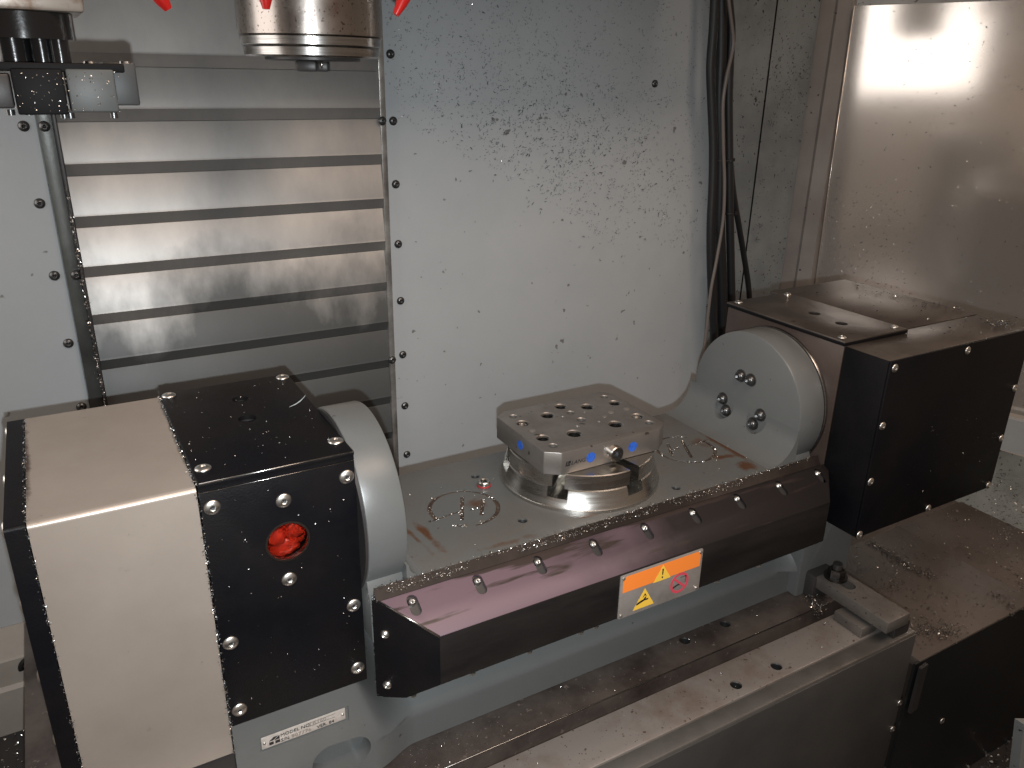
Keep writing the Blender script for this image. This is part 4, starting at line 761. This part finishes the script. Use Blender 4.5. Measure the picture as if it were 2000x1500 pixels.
for (x, y, w, lab) in ((1409, 313, 0.0165, 'black cable tie round the whole bundle'), (1391, 456, 0.0075, 'small cable tie round the leftmost cable'), (1425, 417, 0.0075, 'small cable tie round the rightmost cable')):
    c0 = at(x, y, 1, 0.958); bm = bmesh.new()
    b_tube(bm, [c0 + Vector((w * math.cos(a), 0.0135 * math.sin(a) * (w / 0.0165 if w < 0.01 else 1), 0)) for a in [2 * math.pi * k / 24 for k in range(25)]], 0.0014, 6)
    t = tag(link('cable_tie', bm, RUBBER, None, True), lab, 'cable tie', 'cable ties on the cable bundle')
    b = bmesh.new(); q = c0 + Vector((w, -0.004, 0)); b_box(b, q.x - 0.002, q.x + 0.006, q.y - 0.003, q.y + 0.003, q.z - 0.002, q.z + 0.003, 0.0005); link('tie_head', b, RUBBER, t)
# =================================================================== CHIPS
def inpoly(x, y, P):
    r = False; j = len(P) - 1
    for i in range(len(P)):
        if (P[i][1] > y) != (P[j][1] > y) and x < (P[j][0] - P[i][0]) * (y - P[i][1]) / (P[j][1] - P[i][1]) + P[i][0]: r = not r
        j = i
    return r
sp_ = []; W0 = [(745, -60), (1385, -60), (1385, 470), (1230, 480), (1150, 450), (1040, 370), (940, 320), (830, 270), (770, 230)]
while len(sp_) < 5200:
    x = random.uniform(745, 1385); y = random.uniform(-60, 480)
    if inpoly(x, y, W0):
        # clumps: denser in the upper centre-right of the sprayed area
        if random.random() < 0.30 + 0.70 * math.exp(-((x - 1110) / 230) ** 2 - ((y - 190 - 0.25 * (x - 1000)) / 150) ** 2):
            p = at(x, y, 1, 0.9945); sp_.append((p, (0, -1, 0)))
            if random.random() < 0.12:
                for _ in range(5): sp_.append((p + Vector((random.gauss(0, 0.004), 0, random.gauss(0, 0.004))), (0, -1, 0)))
for _ in range(70): sp_.append((at(random.uniform(790, 1380), random.uniform(300, 780), 1, 0.9945), (0, -1, 0)))
for cxx, cyy, k in ((1160, 448, 14), (1190, 470, 10), (1130, 395, 12), (1325, 715, 20), (1210, 395, 14), (1225, 440, 12)):
    for _ in range(k): sp_.append((at(cxx + random.gauss(0, 7), cyy + random.gauss(0, 7), 1, 0.9945), (0, -1, 0)))
big_ = []
while len(big_) < 420:
    x = random.gauss(1090, 130); y = random.gauss(250 + 0.45 * (x - 1000), 75)
    if 790 < x < 1375: big_.append((at(x, y, 1, 0.9945), (0, -1, 0)))
chips('larger_wall_chips', big_, CHIPD, 'larger curled dark chips along the lower rim of the sprayed wall area', (0.0025, 0.0052), width=0.24)
chips('wall_chips', sp_, CHIPD, 'fine dark metal chips sprayed over the large grey wall sheet', (0.0007, 0.0028), width=0.26, mats=CHIPL, ratio=0.03)
sp_ = []
for _ in range(420): sp_.append((at(random.uniform(1440, 1650), random.uniform(-20, 560), 1, 1.026), (0, -1, 0)))
for _ in range(260): sp_.append((at(random.gauss(1545, 28), random.gauss(150, 42), 1, 1.025), (0, -1, 0)))
for x, y, k in ((1521, 113, 14), (1505, 238, 16), (1488, 355, 12), (1484, 440, 12), (1478, 468, 14)):
    for _ in range(k): sp_.append((at(x + random.gauss(0, 3), y + random.gauss(0, 4), 1, 1.024), (0, -1, 0)))
sp_ = [(p, n) for p, n in sp_ if p.x < 1.175]
chips('corner_chips', sp_, CHIPD, 'dark chips and drips stuck on the grey wall right of the cables', (0.001, 0.0045), cat='metal chips')
sp_ = []
for _ in range(1300):
    s = random.random() ** 0.8 * 0.62; z = random.uniform(-0.51, 0.11); sp_.append((tp_(s, z, 0.0008), PN))
for _ in range(260): sp_.append((tp_(random.uniform(0, 0.16), random.uniform(-0.34, -0.17), 0.0008), PN))
chips('panel_chips', sp_, CHIPD, 'tiny chips clinging to the stainless side panel', (0.0007, 0.0032), mats=CHIPL, ratio=0.4)
sp_ = []
for _ in range(900):
    sp_.append(((random.uniform(0.78, 1.18), random.uniform(0.41, 0.60), -0.6219 if random.random() < 2 else 0), (random.gauss(0, .3), random.gauss(0, .3), 1)))
def onpx(L, n, z, sig):
    o = []
    for _ in range(n):
        i = random.randrange(len(L) - 1); t = random.random(); a = L[i]; b = L[i + 1]
        o.append((at(a[0] + (b[0] - a[0]) * t + random.gauss(0, sig), a[1] + (b[1] - a[1]) * t + random.gauss(0, sig * 0.7), 2, z), (random.gauss(0, .5), random.gauss(0, .5), 1)))
    return o
sp_ += onpx([(1695, 1058), (1740, 1083), (1780, 1110), (1825, 1127)], 420, -0.6215, 5)
sp_ += onpx([(1750, 1110), (1740, 1140), (1735, 1150)], 90, -0.6215, 12)
sp_ += onpx([(1790, 1225), (1830, 1240), (1870, 1228)], 260, -0.6215, 14)
sp_ += onpx([(1930, 1160), (1965, 1178), (1985, 1195)], 140, -0.6215, 7)
sp_ += onpx([(1985, 1120), (2000, 1150)], 60, -0.6250, 8)
sp_ = [(p, n) for p, n in sp_ if p[0] > 0.786 or p[1] > 0.54]
chips('way_cover_chips', sp_, CHIPM, 'oily chips scattered on the brown telescopic floor cover', (0.0008, 0.0034), 0.0006, width=0.5, mats=CHIPL, ratio=0.04)
sp_ = []
for _ in range(1500): sp_.append(((random.uniform(0.80, 1.25), random.uniform(0.25, 0.46), -0.8792), (random.gauss(0, .7), random.gauss(0, .7), 1)))
chips('floor_chips', sp_, CHIPD, 'heap of dark chips on the floor pan in the lower right corner', (0.002, 0.008), 0.001, width=0.5, mats=CHIPL, ratio=0.10)
sp_ = []
for _ in range(550): 
    sp_.append((Vector((random.uniform(1.15, 1.33), random.uniform(0.35, 0.75), 0)), (0, 0, 1)))
q = []
for _ in range(500):
    x = random.uniform(1935, 2000); y = random.uniform(905, 1060); v = at(x, y, 2, -0.605); q.append((v, (-0.4, 0, 1)))
chips('sill_chips', q, CHIPD, 'dark chips dusted over the grey sill on the far right', (0.001, 0.0035), 0.0, mats=CHIPL, ratio=0.15)
# glittering crud along seams
sp_ = along((XC - 0.0006, YF - 0.0006, -0.500), (XC - 0.0006, YF - 0.0006, -0.270), 420, (0, -1, 0), 0.0008) + along((XC - 0.0006, YF, -0.2652), (XC - 0.0006, YB, -0.2652), 420, (0, 0, 1), 0.0008)
chips('seam_chips', sp_, CHIPL, 'glittering chips packed in the seam between beige cover and black cover', (0.0006, 0.0016), 0.0002, width=0.6, mats=CHIPD, ratio=0.55)
sp_ = along((XA - 0.0004, YF - 0.0004, -0.500), (XA - 0.0004, YF - 0.0004, -0.270), 260, (0, -1, 0), 0.0007) + along((XA - 0.0004, YF, -0.2652), (XA - 0.0004, YB, -0.2652), 200, (0, 0, 1), 0.0007)
chips('edge_chips', sp_, CHIPL, 'small chips along the left edge of the beige cover', (0.0005, 0.0014), 0.0002, width=0.6, mats=CHIPD, ratio=0.6)
sp_ = along((XD + 0.004, 0.5015, -0.4775), (XD + 0.004, 0.5015, -0.3790), 320, (-0.5, -1, 0), 0.0010)
chips('guard_corner_chips', sp_, CHIPL, 'chips packed between the black box corner and the guard end', (0.0007, 0.0018), 0.0002, width=0.6, mats=CHIPD, ratio=0.6)
sp_ = along((XD + 0.005, TY0 - 0.0006, TZ), (0.66, TY0 - 0.0006, TZ), 900, (0, -0.6, 1), 0.0009)
for a, b_ in ((0.18, 0.25), (0.30, 0.36), (0.36, 0.45), (0.47, 0.56)): sp_ += along((a, TY0 - 0.003, TZ - 0.0035), (b_, TY0 - 0.003, TZ - 0.0035), 260, (0, -1, 1), 0.0011)
chips('lip_chips', sp_, CHIPM, 'matted oily chips along the front lip of the tilting table', (0.0006, 0.0018), 0.0002, width=0.5, mats=CHIPL, ratio=0.15)
sp_ = []
for cx_, cy_, s in EMB:
    for poly in emblem_polys(cx_, cy_, 1, s):
        xs_ = [p[0] for p in poly]; ys_ = [p[1] for p in poly]; n_ = 0
        while n_ < (300 if len(poly) > 8 else 60):
            x = random.uniform(min(xs_), max(xs_)); y = random.uniform(min(ys_), max(ys_))
            if inpoly(x, y, poly):
                n_ += 1
                if len(poly) < 8 or math.sin(30 * x / 0.03) + math.cos(y * 160) > -0.4: sp_.append(((x, y, TZ - 0.0008), (random.gauss(0, .6), random.gauss(0, .6), 1)))
chips('emblem_chips', sp_, CHIPL, 'bright chips caught in the engraved emblem grooves', (0.0006, 0.0018), 0.0002, width=0.6, mats=CHIPM, ratio=0.4)
sp_ = []
for _ in range(90): sp_.append(((random.uniform(XC + .004, XD - .004), random.uniform(YF + .01, YB - .01), -0.2626), (random.gauss(0, .5), random.gauss(0, .5), 1)))
for _ in range(60): sp_.append(((random.uniform(XC + .004, XD - .004), YF - 0.0002, random.uniform(-0.472, -0.272)), (random.gauss(0, .5), -1, random.gauss(0, .5))))
for _ in range(110): sp_.append(((random.uniform(XI1, XI2), random.uniform(TY0, TY1), TZ + 0.0002), (random.gauss(0, .5), random.gauss(0, .5), 1)))
for _ in range(22): sp_.append(((random.uniform(0.74, 0.90), YRF - 0.0003, random.uniform(-0.44, -0.30)), (random.gauss(0, .5), -1, random.gauss(0, .5))))
chips('stray_chips', sp_, CHIPL, 'stray bright specks of metal on the black covers and tilting table', (0.0004, 0.0012), 0.0002, width=0.8)
sp_ = []
for _ in range(90): sp_.append(((random.uniform(0.79, 0.91), random.uniform(0.45, 0.68), -0.2502), (random.gauss(0, .5), random.gauss(0, .5), 1)))
sp_ += onpx([(1925, 632), (1975, 634)], 120, -0.2500, 6) + onpx([(1650, 546), (1720, 570), (1800, 590), (1880, 608)], 60, -0.2500, 4)
chips('housing_chips', sp_, CHIPD, 'dark chips gathered on top of the right housing', (0.001, 0.0034), 0.0005, width=0.5, mats=CHIPL, ratio=0.15)
sp_ = []
for _ in range(700): sp_.append(((random.uniform(0.19, 0.77), random.uniform(0.435, 0.53), MZ + 0.0003), (random.gauss(0, .5), random.gauss(0, .5), 1)))
for _ in range(200): sp_.append(((random.uniform(0.19, 0.30), random.uniform(0.497, 0.53), MZ + 0.0003), (random.gauss(0, .5), random.gauss(0, .5), 1)))
sp_ = [(p, n) for p, n in sp_ if not (0.4765 < p[1] < 0.494)]
chips('table_chips', sp_, CHIPM, 'fine grit and chips on the steel machine table', (0.0003, 0.0011), 0.0002, width=0.7, mats=CHIPL, ratio=0.25)
sp_ = along((0.70, 0.485, MZ + 0.001), (0.72, 0.515, MZ + 0.006), 260, (0, 0, 1), 0.004)
chips('clamp_chips', sp_, CHIPM, 'clump of wet chips beside the strap clamp', (0.001, 0.0034), 0.0004, width=0.5, mats=CHIPL, ratio=0.2)
sp_ = []
for _ in range(80): sp_.append((at(random.uniform(5, 150), random.uniform(1425, 1500), 2, -0.7418), (random.gauss(0, .5), random.gauss(0, .5), 1)))
chips('corner_floor_chips', sp_, CHIPL, 'bright chips on the dark cover in the lower left corner', (0.0015, 0.004), 0.0004, width=0.5)
sp_ = []
for _ in range(90): sp_.append((at(random.uniform(24, 234), random.uniform(140, 218), 1, Yt - 0.0125), (random.gauss(0, .5), -1, random.gauss(0, .5))))
chips('arm_chips', sp_, CHIPL, 'bright chips stuck to the tool changer arm', (0.0004, 0.0011), 0.0001, width=0.7)
sp_ = along((0.0195, 0.9815, -0.45), (0.0195, 0.9815, -0.12), 300, (0, -1, 0), 0.0009)
chips('rail_chips', sp_, CHIPM, 'chips clinging to the rail left of the ribbed cover', (0.0012, 0.0035), 0.0003, width=0.5, mats=CHIPL, ratio=0.3)
